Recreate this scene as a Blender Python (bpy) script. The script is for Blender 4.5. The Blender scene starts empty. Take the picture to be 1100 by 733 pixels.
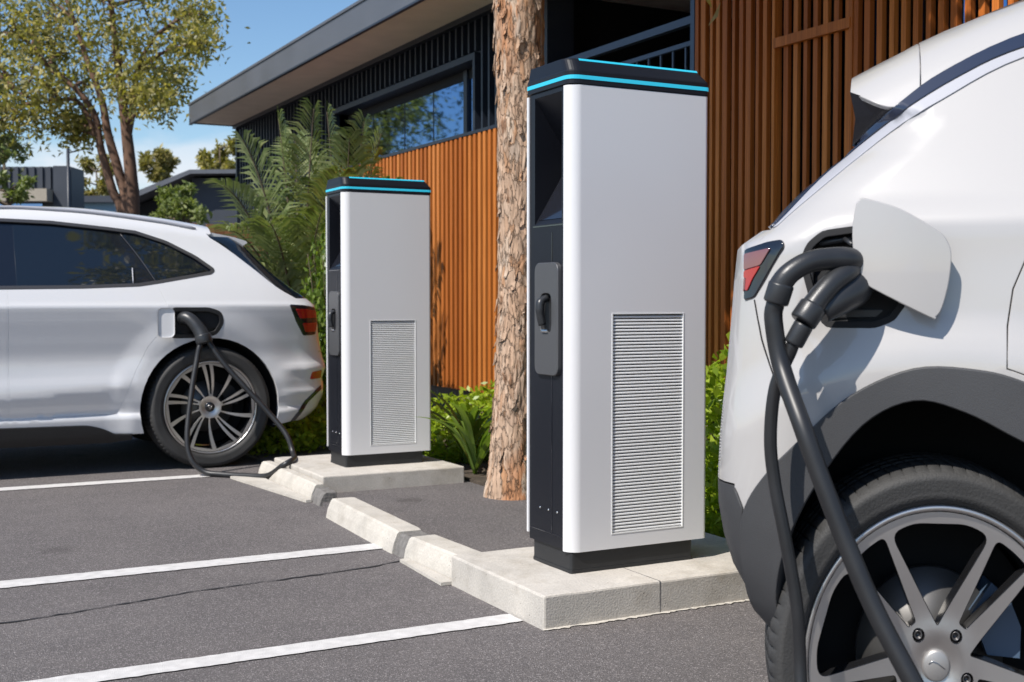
import bpy, bmesh, math, random
import numpy as np
from mathutils import Vector, Matrix, Quaternion, noise, geometry

SC = bpy.context.scene
COL = SC.collection
R = math.radians

# ------------------------------------------------------------------ camera
cam_data = bpy.data.cameras.new('camera')
cam = bpy.data.objects.new('camera', cam_data)
COL.objects.link(cam)
CAM_H = 1.05
cam.location = (0, 0, CAM_H)
cam.rotation_euler = (R(90) - math.atan(46.5 / 1300), 0, -R(27.96))
cam_data.sensor_width = 36
cam_data.lens = 42.545
cam_data.clip_start = 0.05
cam_data.clip_end = 3000
cam_data.dof.use_dof = True
cam_data.dof.focus_distance = 3.4
cam_data.dof.aperture_fstop = 7.1
SC.camera = cam

# ------------------------------------------------------------------ light
SUN_EL = R(50)
SUN_H = Vector((-0.955, -0.30, 0)).normalized()
sun_dir = Vector((SUN_H.x * math.cos(SUN_EL), SUN_H.y * math.cos(SUN_EL), math.sin(SUN_EL)))
sd = bpy.data.lights.new('sun', 'SUN')
sd.energy = 4.9
sd.angle = R(0.53)
sd.color = (1.0, 0.95, 0.885)
so = bpy.data.objects.new('sun', sd)
so.rotation_euler = sun_dir.to_track_quat('Z', 'Y').to_euler()
so.location = (-10, -8, 20)
COL.objects.link(so)

world = bpy.data.worlds.new('World')
SC.world = world
world.use_nodes = True
wt = world.node_tree
wt.nodes.clear()
w_out = wt.nodes.new('ShaderNodeOutputWorld')
w_bg = wt.nodes.new('ShaderNodeBackground')
w_bg.inputs['Strength'].default_value = 0.100
sky = wt.nodes.new('ShaderNodeTexSky')
sky.sky_type = 'NISHITA'
sky.sun_disc = False
sky.sun_elevation = SUN_EL
sky.sun_rotation = math.atan2(SUN_H.x, SUN_H.y)
sky.altitude = 0
sky.air_density = 1.0
sky.dust_density = 0.35
sky.ozone_density = 2.2
tc = wt.nodes.new('ShaderNodeTexCoord')
mp = wt.nodes.new('ShaderNodeMapping')
mp.inputs['Scale'].default_value = (1.0, 1.0, 2.6)
mp.inputs['Location'].default_value = (43.07, 1.64, 1.11)
wn = wt.nodes.new('ShaderNodeTexNoise')
wn.inputs['Scale'].default_value = 5.2
wn.inputs['Detail'].default_value = 9
wn.inputs['Roughness'].default_value = 0.55
wr = wt.nodes.new('ShaderNodeValToRGB')
wr.color_ramp.elements[0].position = 0.50
wr.color_ramp.elements[1].position = 0.63
sepw = wt.nodes.new('ShaderNodeSeparateXYZ')
alt = wt.nodes.new('ShaderNodeValToRGB')      # clouds hang low over the horizon
cr = alt.color_ramp
cr.elements[0].position = 0.0
cr.elements[0].color = (1, 1, 1, 1)
cr.elements[1].position = 0.16
cr.elements[1].color = (0.0, 0.0, 0.0, 1)
e = cr.elements.new(0.10); e.color = (0.9, 0.9, 0.9, 1)
mul = wt.nodes.new('ShaderNodeMath'); mul.operation = 'MULTIPLY'
mixw = wt.nodes.new('ShaderNodeMixRGB')
mixw.inputs['Color2'].default_value = (6.8, 7.2, 7.8, 1)
L = wt.links.new
L(tc.outputs['Generated'], mp.inputs['Vector'])
L(mp.outputs['Vector'], wn.inputs['Vector'])
L(wn.outputs['Fac'], wr.inputs['Fac'])
L(tc.outputs['Generated'], sepw.inputs['Vector'])
L(sepw.outputs['Z'], alt.inputs['Fac'])
L(wr.outputs['Color'], mul.inputs[0])
L(alt.outputs['Color'], mul.inputs[1])
L(mul.outputs[0], mixw.inputs['Fac'])
hsv = wt.nodes.new('ShaderNodeHueSaturation'); hsv.inputs['Saturation'].default_value = 1.14; hsv.inputs['Value'].default_value = 1.16
L(sky.outputs['Color'], hsv.inputs['Color'])
L(hsv.outputs['Color'], mixw.inputs['Color1'])
L(mixw.outputs['Color'], w_bg.inputs['Color'])
L(w_bg.outputs['Background'], w_out.inputs['Surface'])

SC.view_settings.view_transform = 'Standard'
SC.view_settings.look = 'None'
SC.view_settings.gamma = 1
SC.view_settings.use_curve_mapping = False
SC.view_settings.exposure = 0.30
SC.render.engine = 'CYCLES'
SC.cycles.max_bounces = 8
SC.cycles.transparent_max_bounces = 8

# ------------------------------------------------------------------ helpers
def tag(o, label=None, cat=None, group=None, kind=None):
    if label: o['label'] = label
    if cat: o['category'] = cat
    if group: o['group'] = group
    if kind: o['kind'] = kind
    return o

def empty(name, loc=(0, 0, 0), rz=0.0, label=None, cat=None, group=None):
    o = bpy.data.objects.new(name, None)
    o.empty_display_size = 0.2
    COL.objects.link(o)
    o.location = loc
    o.rotation_euler = (0, 0, rz)
    return tag(o, label, cat, group)

def kids(o):
    return [c for c in COL.objects if c.parent == o]

def copy_tree(o, parent=None):
    c = o.copy()
    COL.objects.link(c)
    c.parent = parent
    for ch in kids(o):
        copy_tree(ch, c)
    return c

class MB:
    """collects shapes and links them as ONE mesh object"""
    def __init__(self):
        self.v = []; self.f = []; self.m = []; self.sm = []
    def add(self, verts, faces, mi=0, smooth=False):
        b = len(self.v)
        self.v.extend([tuple(p) for p in verts])
        for f in faces:
            self.f.append([i + b for i in f]); self.m.append(mi); self.sm.append(smooth)
        return self
    def box(self, x0, y0, z0, x1, y1, z1, mi=0, bev=0.0):
        if bev > 0:
            bm = bmesh.new()
            bmesh.ops.create_cube(bm, size=1)
            for v in bm.verts:
                v.co = Vector(((x0 + x1) / 2 + v.co.x * (x1 - x0), (y0 + y1) / 2 + v.co.y * (y1 - y0), (z0 + z1) / 2 + v.co.z * (z1 - z0)))
            bmesh.ops.bevel(bm, geom=bm.edges[:], offset=bev, segments=2, profile=0.6, affect='EDGES')
            bm.verts.index_update()
            self.add([v.co[:] for v in bm.verts], [[v.index for v in f.verts] for f in bm.faces], mi)
            bm.free()
            return self
        v = [(x0, y0, z0), (x1, y0, z0), (x1, y1, z0), (x0, y1, z0), (x0, y0, z1), (x1, y0, z1), (x1, y1, z1), (x0, y1, z1)]
        f = [(3, 2, 1, 0), (4, 5, 6, 7), (0, 1, 5, 4), (1, 2, 6, 5), (2, 3, 7, 6), (3, 0, 4, 7)]
        return self.add(v, f, mi)
    def prism(self, poly, axis, a0, a1, mi=0, smooth=False):
        """poly 2D in the two other axes (cyclic order), extruded along axis"""
        n = len(poly)
        def P(p, a):
            if axis == 'x': return (a, p[0], p[1])
            if axis == 'y': return (p[0], a, p[1])
            return (p[0], p[1], a)
        v = [P(p, a0) for p in poly] + [P(p, a1) for p in poly]
        f = [list(range(n))[::-1], list(range(n, 2 * n))]
        self.add(v, f, mi)
        b = [(i, (i + 1) % n, n + (i + 1) % n, n + i) for i in range(n)]
        self.add(v, b, mi, smooth)
        return self
    def tube(self, pts, rad, seg=12, mi=0, cap=True, sx=1.0):
        pts = [Vector(p) for p in pts]
        n = len(pts)
        if not hasattr(rad, '__len__'): rad = [rad] * n
        t0 = (pts[1] - pts[0]).normalized()
        u = t0.orthogonal().normalized()
        vs = []
        for i, p in enumerate(pts):
            t = (pts[min(i + 1, n - 1)] - pts[max(i - 1, 0)]).normalized()
            u = (u - t * u.dot(t))
            if u.length < 1e-6: u = t.orthogonal()
            u.normalize()
            w = t.cross(u)
            for k in range(seg):
                a = 2 * math.pi * k / seg
                vs.append(p + (u * math.cos(a) * sx + w * math.sin(a)) * rad[i])
        fs = []
        for i in range(n - 1):
            for k in range(seg):
                k2 = (k + 1) % seg
                fs.append((i * seg + k, i * seg + k2, (i + 1) * seg + k2, (i + 1) * seg + k))
        self.add(vs, fs, mi, True)
        if cap:
            self.add(vs[:seg], [list(range(seg))[::-1]], mi)
            self.add(vs[-seg:], [list(range(seg))], mi)
        return self
    def lathe(self, prof, axis='y', seg=48, mi=0, close=False, smooth=True):
        """prof: list of (radius, offset along axis)"""
        n = len(prof); vs = []; fs = []
        for k in range(seg):
            a = 2 * math.pi * k / seg
            c, s = math.cos(a), math.sin(a)
            for r, h in prof:
                if axis == 'y': vs.append((r * c, h, r * s))
                elif axis == 'z': vs.append((r * c, r * s, h))
                else: vs.append((h, r * c, r * s))
        m = n if close else n - 1
        for k in range(seg):
            k2 = (k + 1) % seg
            for i in range(m):
                j = (i + 1) % n
                fs.append((k * n + i, k2 * n + i, k2 * n + j, k * n + j))
        return self.add(vs, fs, mi, smooth)
    def build(self, name, mats, parent=None, loc=None):
        me = bpy.data.meshes.new(name)
        me.from_pydata(self.v, [], self.f)
        if not isinstance(mats, (list, tuple)): mats = [mats]
        for m in mats: me.materials.append(m)
        me.polygons.foreach_set('material_index', self.m)
        me.polygons.foreach_set('use_smooth', self.sm)
        bm = bmesh.new(); bm.from_mesh(me)
        bmesh.ops.remove_doubles(bm, verts=bm.verts, dist=1e-6)
        bmesh.ops.recalc_face_normals(bm, faces=bm.faces)
        bm.to_mesh(me); bm.free()
        o = bpy.data.objects.new(name, me)
        COL.objects.link(o)
        if parent: o.parent = parent
        if loc: o.location = loc
        return o

def smooth_path(pts, n=10):
    """Catmull-Rom through the points"""
    P = [Vector(p) for p in pts]
    P = [P[0] * 2 - P[1]] + P + [P[-1] * 2 - P[-2]]
    out = []
    for i in range(1, len(P) - 2):
        for k in range(n):
            t = k / n
            a, b, c, d = P[i - 1], P[i], P[i + 1], P[i + 2]
            out.append(0.5 * ((2 * b) + (c - a) * t + (2 * a - 5 * b + 4 * c - d) * t * t + (3 * b - a - 3 * c + d) * t ** 3))
    out.append(P[-2])
    return out

def rounded(pts, r=0.0, seg=5):
    """2D polygon with rounded corners; a point may carry its own radius as third value"""
    out = []; n = len(pts)
    for i in range(n):
        p = Vector(pts[i][:2]); rr = pts[i][2] if len(pts[i]) > 2 else r
        a = Vector(pts[i - 1][:2]); b = Vector(pts[(i + 1) % n][:2])
        if rr <= 0: out.append((p.x, p.y)); continue
        da, db = (a - p), (b - p)
        l = min(rr, da.length * 0.49, db.length * 0.49)
        s, e_ = p + da.normalized() * l, p + db.normalized() * l
        for k in range(seg + 1):
            t = k / seg
            q = s * (1 - t) ** 2 + p * 2 * t * (1 - t) + e_ * t * t
            out.append((q.x, q.y))
    return out

# ------------------------------------------------------------------ materials
def new_mat(name):
    m = bpy.data.materials.new(name); m.use_nodes = True
    nt = m.node_tree
    b = nt.nodes['Principled BSDF']
    return m, nt, b

def mat(name, color, rough=0.5, metal=0.0, coat=0.0, var=0.0, scale=8.0, bump=0.0, bscale=60.0, emit=None, estr=0.0, spec=None, coord='Object', coat_r=0.03, stretch=None, rvar=0.0):
    m, nt, b = new_mat(name)
    b.inputs['Base Color'].default_value = (*color, 1)
    b.inputs['Roughness'].default_value = rough
    b.inputs['Metallic'].default_value = metal
    b.inputs['Coat Weight'].default_value = coat
    b.inputs['Coat Roughness'].default_value = coat_r
    if spec is not None: b.inputs['Specular IOR Level'].default_value = spec
    if emit:
        b.inputs['Emission Color'].default_value = (*emit, 1)
        b.inputs['Emission Strength'].default_value = estr
    tcn = nt.nodes.new('ShaderNodeTexCoord')
    vec = tcn.outputs[coord]
    if stretch:
        mpn = nt.nodes.new('ShaderNodeMapping'); mpn.inputs['Scale'].default_value = stretch
        nt.links.new(vec, mpn.inputs['Vector']); vec = mpn.outputs['Vector']
    if var > 0 or rvar > 0:
        n = nt.nodes.new('ShaderNodeTexNoise'); n.inputs['Scale'].default_value = scale
        n.inputs['Detail'].default_value = 6
        nt.links.new(vec, n.inputs['Vector'])
        if var > 0:
            mx = nt.nodes.new('ShaderNodeValToRGB')
            mx.color_ramp.elements[0].position = 0.28; mx.color_ramp.elements[1].position = 0.72
            mx.color_ramp.elements[0].color = (*[max(0, c * (1 - var)) for c in color], 1)
            mx.color_ramp.elements[1].color = (*[min(1, c * (1 + var)) for c in color], 1)
            nt.links.new(n.outputs['Fac'], mx.inputs['Fac'])
            nt.links.new(mx.outputs['Color'], b.inputs['Base Color'])
        if rvar > 0:
            mr = nt.nodes.new('ShaderNodeMapRange')
            mr.inputs['To Min'].default_value = max(0, rough - rvar); mr.inputs['To Max'].default_value = min(1, rough + rvar)
            nt.links.new(n.outputs['Fac'], mr.inputs['Value'])
            nt.links.new(mr.outputs['Result'], b.inputs['Roughness'])
    if bump > 0:
        n2 = nt.nodes.new('ShaderNodeTexNoise'); n2.inputs['Scale'].default_value = bscale; n2.inputs['Detail'].default_value = 8
        bp = nt.nodes.new('ShaderNodeBump'); bp.inputs['Strength'].default_value = bump; bp.inputs['Distance'].default_value = 0.01
        nt.links.new(vec, n2.inputs['Vector'])
        nt.links.new(n2.outputs['Fac'], bp.inputs['Height']); nt.links.new(bp.outputs['Normal'], b.inputs['Normal'])
    return m

def ramp(nt, fac, stops):
    r = nt.nodes.new('ShaderNodeValToRGB')
    el = r.color_ramp.elements
    while len(el) < len(stops): el.new(0.5)
    for e_, (p, c) in zip(el, stops):
        e_.position = p; e_.color = (*c, 1)
    nt.links.new(fac, r.inputs['Fac'])
    return r.outputs['Color']

def mix(nt, fac, a, b, mode='MIX'):
    n = nt.nodes.new('ShaderNodeMixRGB'); n.blend_type = mode
    for i, s in ((0, fac), (1, a), (2, b)):
        if hasattr(s, 'is_linked'): nt.links.new(s, n.inputs[i])
        elif isinstance(s, (int, float)): n.inputs[i].default_value = s
        else: n.inputs[i].default_value = (*s, 1)
    return n.outputs['Color']

def tex(nt, kind, vec, **kw):
    n = nt.nodes.new(kind)
    for k, v in kw.items():
        if k in n.inputs: n.inputs[k].default_value = v
        else: setattr(n, k, v)
    if vec is not None: nt.links.new(vec, n.inputs['Vector'])
    return n

def asphalt(name, base, seed=0.0):
    m, nt, b = new_mat(name)
    tcn = nt.nodes.new('ShaderNodeTexCoord'); v = tcn.outputs['Object']
    big = tex(nt, 'ShaderNodeTexNoise', v, Scale=0.7, Detail=5.0, Roughness=0.6)
    col = ramp(nt, big.outputs['Fac'], [(0.3, [c * 0.80 for c in base]), (0.72, [c * 1.20 for c in base])])
    st = tex(nt, 'ShaderNodeTexNoise', v, Scale=2.8, Detail=8.0, Roughness=0.7)
    sf = ramp(nt, st.outputs['Fac'], [(0.35, (0.82, 0.82, 0.83)), (0.62, (1.06, 1.05, 1.03))])
    col = mix(nt, 1.0, col, sf, 'MULTIPLY')
    vo = tex(nt, 'ShaderNodeTexVoronoi', v, Scale=290.0)
    ag = nt.nodes.new('ShaderNodeSeparateColor'); nt.links.new(vo.outputs['Color'], ag.inputs['Color'])
    stone = ramp(nt, ag.outputs['Red'], [(0.0, [c * 0.45 for c in base]), (0.5, base), (0.86, [c * 1.5 for c in base]), (0.965, [min(1, c * 3.6) for c in base])])
    col = mix(nt, 0.5, col, stone)
    # old oil drips and scuffs
    ov = tex(nt, 'ShaderNodeTexVoronoi', v, Scale=1.1, Randomness=1.0)
    on = tex(nt, 'ShaderNodeTexNoise', v, Scale=14.0, Detail=5.0)
    oa = nt.nodes.new('ShaderNodeMath'); oa.operation = 'MULTIPLY_ADD'; oa.inputs[1].default_value = 0.16
    nt.links.new(on.outputs['Fac'], oa.inputs[0]); nt.links.new(ov.outputs['Distance'], oa.inputs[2])
    col = mix(nt, 1.0, col, ramp(nt, oa.outputs[0], [(0.10, (0.66, 0.65, 0.65)), (0.19, (1, 1, 1))]), 'MULTIPLY')
    nt.links.new(col, b.inputs['Base Color'])
    b.inputs['Roughness'].default_value = 0.86
    b.inputs['Specular IOR Level'].default_value = 0.3
    bp = nt.nodes.new('ShaderNodeBump'); bp.inputs['Strength'].default_value = 0.85; bp.inputs['Distance'].default_value = 0.004
    nt.links.new(vo.outputs['Distance'], bp.inputs['Height'])
    fn = tex(nt, 'ShaderNodeTexNoise', v, Scale=420.0, Detail=3.0)
    bp2 = nt.nodes.new('ShaderNodeBump'); bp2.inputs['Strength'].default_value = 0.5; bp2.inputs['Distance'].default_value = 0.002
    nt.links.new(fn.outputs['Fac'], bp2.inputs['Height']); nt.links.new(bp.outputs['Normal'], bp2.inputs['Normal'])
    nt.links.new(bp2.outputs['Normal'], b.inputs['Normal'])
    return m

def concrete(name, base):
    m, nt, b = new_mat(name)
    tcn = nt.nodes.new('ShaderNodeTexCoord'); v = tcn.outputs['Object']
    n1 = tex(nt, 'ShaderNodeTexNoise', v, Scale=5.0, Detail=9.0, Roughness=0.65)
    col = ramp(nt, n1.outputs['Fac'], [(0.28, [c * 0.80 for c in base]), (0.5, base), (0.75, [min(1, c * 1.13) for c in base])])
    n2 = tex(nt, 'ShaderNodeTexNoise', v, Scale=140.0, Detail=4.0)
    g = ramp(nt, n2.outputs['Fac'], [(0.3, (0.86, 0.86, 0.86)), (0.7, (1.08, 1.08, 1.08))])
    col = mix(nt, 1.0, col, g, 'MULTIPLY')
    vo = tex(nt, 'ShaderNodeTexVoronoi', v, Scale=42.0)
    pit = ramp(nt, vo.outputs['Distance'], [(0.06, (0.34, 0.33, 0.31)), (0.13, (1, 1, 1))])
    nm = tex(nt, 'ShaderNodeTexNoise', v, Scale=9.0, Detail=2.0)
    pm = ramp(nt, nm.outputs['Fac'], [(0.52, (0, 0, 0)), (0.6, (1, 1, 1))])
    col = mix(nt, pm, col, mix(nt, 1.0, col, pit, 'MULTIPLY'))
    # splash dirt in irregular drips
    n3 = tex(nt, 'ShaderNodeTexNoise', v, Scale=2.2, Detail=7.0, Roughness=0.75)
    dr = ramp(nt, n3.outputs['Fac'], [(0.52, (1, 1, 1)), (0.72, (0.72, 0.69, 0.64))])
    col = mix(nt, 1.0, col, dr, 'MULTIPLY')
    nt.links.new(col, b.inputs['Base Color'])
    b.inputs['Roughness'].default_value = 0.88
    bp = nt.nodes.new('ShaderNodeBump'); bp.inputs['Strength'].default_value = 0.5; bp.inputs['Distance'].default_value = 0.003
    nt.links.new(n2.outputs['Fac'], bp.inputs['Height'])
    bp2 = nt.nodes.new('ShaderNodeBump'); bp2.inputs['Strength'].default_value = 0.4; bp2.inputs['Distance'].default_value = 0.004
    nt.links.new(pit, bp2.inputs['Height']); nt.links.new(bp.outputs['Normal'], bp2.inputs['Normal'])
    nt.links.new(bp2.outputs['Normal'], b.inputs['Normal'])
    return m

def timber(name, c0, c1, c2, rough=0.5):
    """oiled battens: hue drifts from piece to piece, grain runs upright"""
    m, nt, b = new_mat(name)
    tcn = nt.nodes.new('ShaderNodeTexCoord'); v = tcn.outputs['Object']
    geo = nt.nodes.new('ShaderNodeNewGeometry')
    mpn = nt.nodes.new('ShaderNodeMapping'); mpn.inputs['Scale'].default_value = (90, 90, 2.2)
    nt.links.new(v, mpn.inputs['Vector'])
    g = tex(nt, 'ShaderNodeTexNoise', mpn.outputs['Vector'], Scale=1.0, Detail=6.0)
    piece = ramp(nt, geo.outputs['Random Per Island'], [(0.0, c0), (0.5, c1), (1.0, c2)])
    gr = ramp(nt, g.outputs['Fac'], [(0.3, (0.72, 0.68, 0.64)), (0.7, (1.15, 1.15, 1.15))])
    col = mix(nt, 1.0, piece, gr, 'MULTIPLY')
    nt.links.new(col, b.inputs['Base Color'])
    b.inputs['Roughness'].default_value = rough
    b.inputs['Specular IOR Level'].default_value = 0.22
    bp = nt.nodes.new('ShaderNodeBump'); bp.inputs['Strength'].default_value = 0.25; bp.inputs['Distance'].default_value = 0.002
    nt.links.new(g.outputs['Fac'], bp.inputs['Height']); nt.links.new(bp.outputs['Normal'], b.inputs['Normal'])
    return m

def leaf_mat(name, c0, c1, c2, trans=0.35, rough=0.45):
    m, nt, b = new_mat(name)
    geo = nt.nodes.new('ShaderNodeNewGeometry')
    col = ramp(nt, geo.outputs['Random Per Island'], [(0.0, c0), (0.5, c1), (1.0, c2)])
    nt.links.new(col, b.inputs['Base Color'])
    b.inputs['Roughness'].default_value = rough
    tr = nt.nodes.new('ShaderNodeBsdfTranslucent')
    tint = mix(nt, 1.0, col, (1.5, 1.6, 0.6), 'MULTIPLY')
    nt.links.new(tint, tr.inputs['Color'])
    ms = nt.nodes.new('ShaderNodeMixShader'); ms.inputs[0].default_value = trans
    nt.links.new(b.outputs[0], ms.inputs[1]); nt.links.new(tr.outputs[0], ms.inputs[2])
    nt.links.new(ms.outputs[0], nt.nodes['Material Output'].inputs['Surface'])
    return m

M = dict(
    asphalt=asphalt('asphalt', (0.142, 0.129, 0.126)),
    asphalt2=asphalt('asphalt_island', (0.130, 0.119, 0.117)),
    tar=mat('tar', (0.022, 0.021, 0.021), 0.7, var=0.3, scale=30),
    line=mat('line_paint', (0.60, 0.58, 0.56), 0.7, var=0.12, scale=26, bump=0.5, bscale=300),
    concrete=concrete('concrete', (0.50, 0.465, 0.415)),
    concrete2=concrete('kerb_concrete', (0.50, 0.465, 0.41)),
    mortar=mat('dark_mortar', (0.16, 0.15, 0.14), 0.9, var=0.3, scale=30, bump=0.6, bscale=60),
    soil=mat('soil', (0.06, 0.045, 0.032), 0.95, var=0.5, scale=20, bump=0.9, bscale=40),
    navy=mat('navy_metal', (0.016, 0.021, 0.032), 0.42, var=0.12, scale=3, spec=0.5),
    navy2=mat('dark_blue_grey_wall', (0.035, 0.042, 0.056), 0.6, var=0.1, scale=2),
    black=mat('interior_and_shade_black', (0.006, 0.006, 0.007), 0.8),
    fascia=mat('fascia_metal', (0.13, 0.135, 0.15), 0.45, metal=0.35, var=0.08, scale=2, rvar=0.08),
    soffit=mat('soffit_board', (0.78, 0.68, 0.57), 0.75, var=0.06, scale=4),
    timber=timber('timber_cladding', (0.35, 0.098, 0.018), (0.46, 0.143, 0.028), (0.56, 0.20, 0.048)),
    timber_dark=timber('timber_screen', (0.42, 0.115, 0.022), (0.52, 0.155, 0.030), (0.66, 0.22, 0.045)),
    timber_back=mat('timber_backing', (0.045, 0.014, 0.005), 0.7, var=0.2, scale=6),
    fence=timber('fence_timber', (0.20, 0.10, 0.045), (0.26, 0.13, 0.06), (0.31, 0.17, 0.085), 0.8),
    white_panel=mat('charger_white', (0.68, 0.672, 0.675), 0.34, metal=0.0, coat=0.3, coat_r=0.15, rvar=0.04, scale=3),
    grille=mat('grille_metal', (0.74, 0.74, 0.73), 0.42, metal=0.0, var=0.05, scale=3),
    ch_black=mat('charger_black', (0.007, 0.008, 0.012), 0.42, spec=0.32, rvar=0.06, scale=4),
    ch_base=mat('charger_base_black', (0.016, 0.017, 0.019), 0.5, var=0.15, scale=12),
    ch_plate=mat('socket_plate_grey', (0.115, 0.115, 0.118), 0.4, metal=0.5, rvar=0.06, scale=6),
    screen=mat('dim_screen_glass', (0.012, 0.013, 0.018), 0.12, coat=0.5),
    chrome=mat('bright_metal', (0.62, 0.62, 0.62), 0.2, metal=1.0),
    led=mat('cyan_light_strip', (0.02, 0.30, 0.40), 0.4, emit=(0.03, 0.55, 0.80), estr=0.42),
    rubber=mat('cable_rubber', (0.017, 0.017, 0.018), 0.42, var=0.2, scale=12, rvar=0.1),
    plug=mat('plug_plastic', (0.024, 0.025, 0.027), 0.36, rvar=0.08, scale=14, bump=0.05, bscale=400),
    paint_a=mat('pearl_white_paint', (0.66, 0.66, 0.67), 0.32, coat=1.0, metal=0.0),
    paint_b=mat('warm_white_paint', (0.43, 0.414, 0.40), 0.32, coat=1.0),
    gap=mat('panel_gap', (0.012, 0.012, 0.013), 0.8),
    glass=mat('tinted_glass', (0.008, 0.012, 0.018), 0.03, coat=1.0, spec=0.5),
    gloss=mat('gloss_black_trim', (0.008, 0.010, 0.016), 0.12, coat=0.8),
    navytrim=mat('navy_gloss_rail', (0.018, 0.026, 0.052), 0.2, coat=0.8),
    silvertrim=mat('satin_silver_trim', (0.36, 0.365, 0.40), 0.4, metal=0.0),
    greytrim=mat('dark_bronze_trim', (0.11, 0.105, 0.105), 0.35, metal=0.6),
    clad=mat('grey_plastic_cladding', (0.048, 0.048, 0.050), 0.55, var=0.12, scale=5, bump=0.12, bscale=500),
    blackpl=mat('black_plastic', (0.013, 0.013, 0.014), 0.5, var=0.1, scale=10),
    well=mat('wheel_well_felt', (0.006, 0.006, 0.006), 0.95),
    tyre=mat('tyre_rubber', (0.034, 0.033, 0.032), 0.68, var=0.28, scale=7, bump=0.2, bscale=180, rvar=0.08),
    rim=mat('machined_alloy', (0.56, 0.535, 0.515), 0.34, metal=0.9, rvar=0.06, scale=8),
    rimdark=mat('rim_gloss_black', (0.012, 0.012, 0.013), 0.2, coat=0.5),
    disc=mat('brake_disc', (0.16, 0.155, 0.15), 0.5, metal=0.9, rvar=0.1, scale=20),
    caliper=mat('blue_caliper', (0.07, 0.11, 0.17), 0.4),
    red=mat('red_lamp', (0.42, 0.012, 0.016), 0.12, coat=1.0),
    redlit=mat('bright_red_lamp', (0.36, 0.008, 0.010), 0.12, coat=1.0),
    pinklens=mat('pale_lamp_lens', (0.22, 0.085, 0.09), 0.1, coat=1.0, metal=0.2),
    lens=mat('headlamp_lens', (0.45, 0.47, 0.5), 0.08, coat=1.0, metal=0.4),
    bark2=mat('brown_bark', (0.13, 0.072, 0.045), 0.9, var=0.45, scale=9, bump=0.8, bscale=14, stretch=(1, 1, 0.25)),
    twig=mat('twig_bark', (0.10, 0.075, 0.05), 0.9, var=0.3, scale=9),
    gum=leaf_mat('gum_leaf', (0.13, 0.13, 0.035), (0.26, 0.235, 0.065), (0.46, 0.38, 0.14), 0.38),
    gumdark=leaf_mat('dark_leaf', (0.05, 0.062, 0.02), (0.085, 0.10, 0.03), (0.15, 0.145, 0.05), 0.3),
    yellowleaf=leaf_mat('yellow_green_leaf', (0.20, 0.185, 0.05), (0.26, 0.225, 0.07), (0.34, 0.28, 0.11), 0.3),
    lime=leaf_mat('lime_leaf', (0.16, 0.24, 0.014), (0.26, 0.36, 0.022), (0.38, 0.46, 0.05), 0.4, 0.4),
    bush=leaf_mat('bush_leaf', (0.075, 0.13, 0.02), (0.125, 0.19, 0.03), (0.20, 0.27, 0.05), 0.35, 0.4),
    palm=leaf_mat('palm_leaf', (0.12, 0.165, 0.055), (0.19, 0.235, 0.09), (0.32, 0.35, 0.17), 0.25, 0.35),
    blade=leaf_mat('strap_leaf', (0.10, 0.17, 0.035), (0.15, 0.23, 0.045), (0.22, 0.30, 0.07), 0.3, 0.35),
    beige=mat('beige_band', (0.33, 0.29, 0.23), 0.7, var=0.08, scale=3),
    railblue=mat('blue_grey_railing', (0.06, 0.085, 0.13), 0.4, metal=0.3),
)
M['sapling'] = leaf_mat('sapling_leaf', (0.12, 0.155, 0.045), (0.17, 0.21, 0.06), (0.25, 0.28, 0.09), 0.35)
M['capmetal'] = mat('hub_cap_metal', (0.40, 0.385, 0.37), 0.45, metal=0.6)
M['cladglass'] = mat('office_window_glass', (0.17, 0.31, 0.55), 0.03, metal=1.0)
# ------------------------------------------------------------------ the ground
KX = 1.87                       # kerb line
PAD = 0.02
o = MB().add([(-300, -300, 0), (300, -300, 0), (300, 300, 0), (-300, 300, 0)], [(0, 1, 2, 3)]).build('ground', M['asphalt'])
tag(o, kind='structure')

def strip(name, x0, x1, y0a, y1a, y0b, y1b, z, m, jag=0.0, n=60, seed=1):
    rnd = random.Random(seed)
    vs = []; fs = []
    for i in range(n + 1):
        t = i / n
        x = x0 + (x1 - x0) * t
        if i == n: x -= 0
        a = y0a + (y0b - y0a) * t + rnd.uniform(-jag, jag)
        b = y1a + (y1b - y1a) * t + rnd.uniform(-jag, jag)
        vs += [(x, a, z), (x, b, z)]
    for i in range(n): fs.append((2 * i, 2 * i + 2, 2 * i + 3, 2 * i + 1))
    return tag(MB().add(vs, fs).build(name, m), kind='structure')

strip('parking_line', -3.6, 1.855, 3.40, 3.50, 3.415, 3.515, 0.004, M['line'], 0.003, 220, 1)
strip('parking_line', -3.6, 1.90, 4.69, 4.815, 4.685, 4.80, 0.004, M['line'], 0.003, 220, 2)
strip('parking_line', -3.6, 1.80, 7.10, 7.25, 7.055, 7.165, 0.004, M['line'], 0.003, 220, 3)
# long tar crack
rnd = random.Random(4)
pts = [(-3.6 + 5.49 * i / 150, 3.72 + 0.72 * (i / 150) ** 1.25 + 0.018 * math.sin(i * 0.21) + rnd.uniform(-0.006, 0.006)) for i in range(151)]
vs = []; fs = []
for i, (x, y) in enumerate(pts):
    w_ = rnd.uniform(0.002, 0.0075)
    vs += [(x, y - w_, 0.003), (x, y + w_, 0.003)]
for i in range(150): fs.append((2 * i, 2 * i + 2, 2 * i + 3, 2 * i + 1))
tag(MB().add(vs, fs).build('asphalt_crack', M['tar']), kind='structure')

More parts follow.
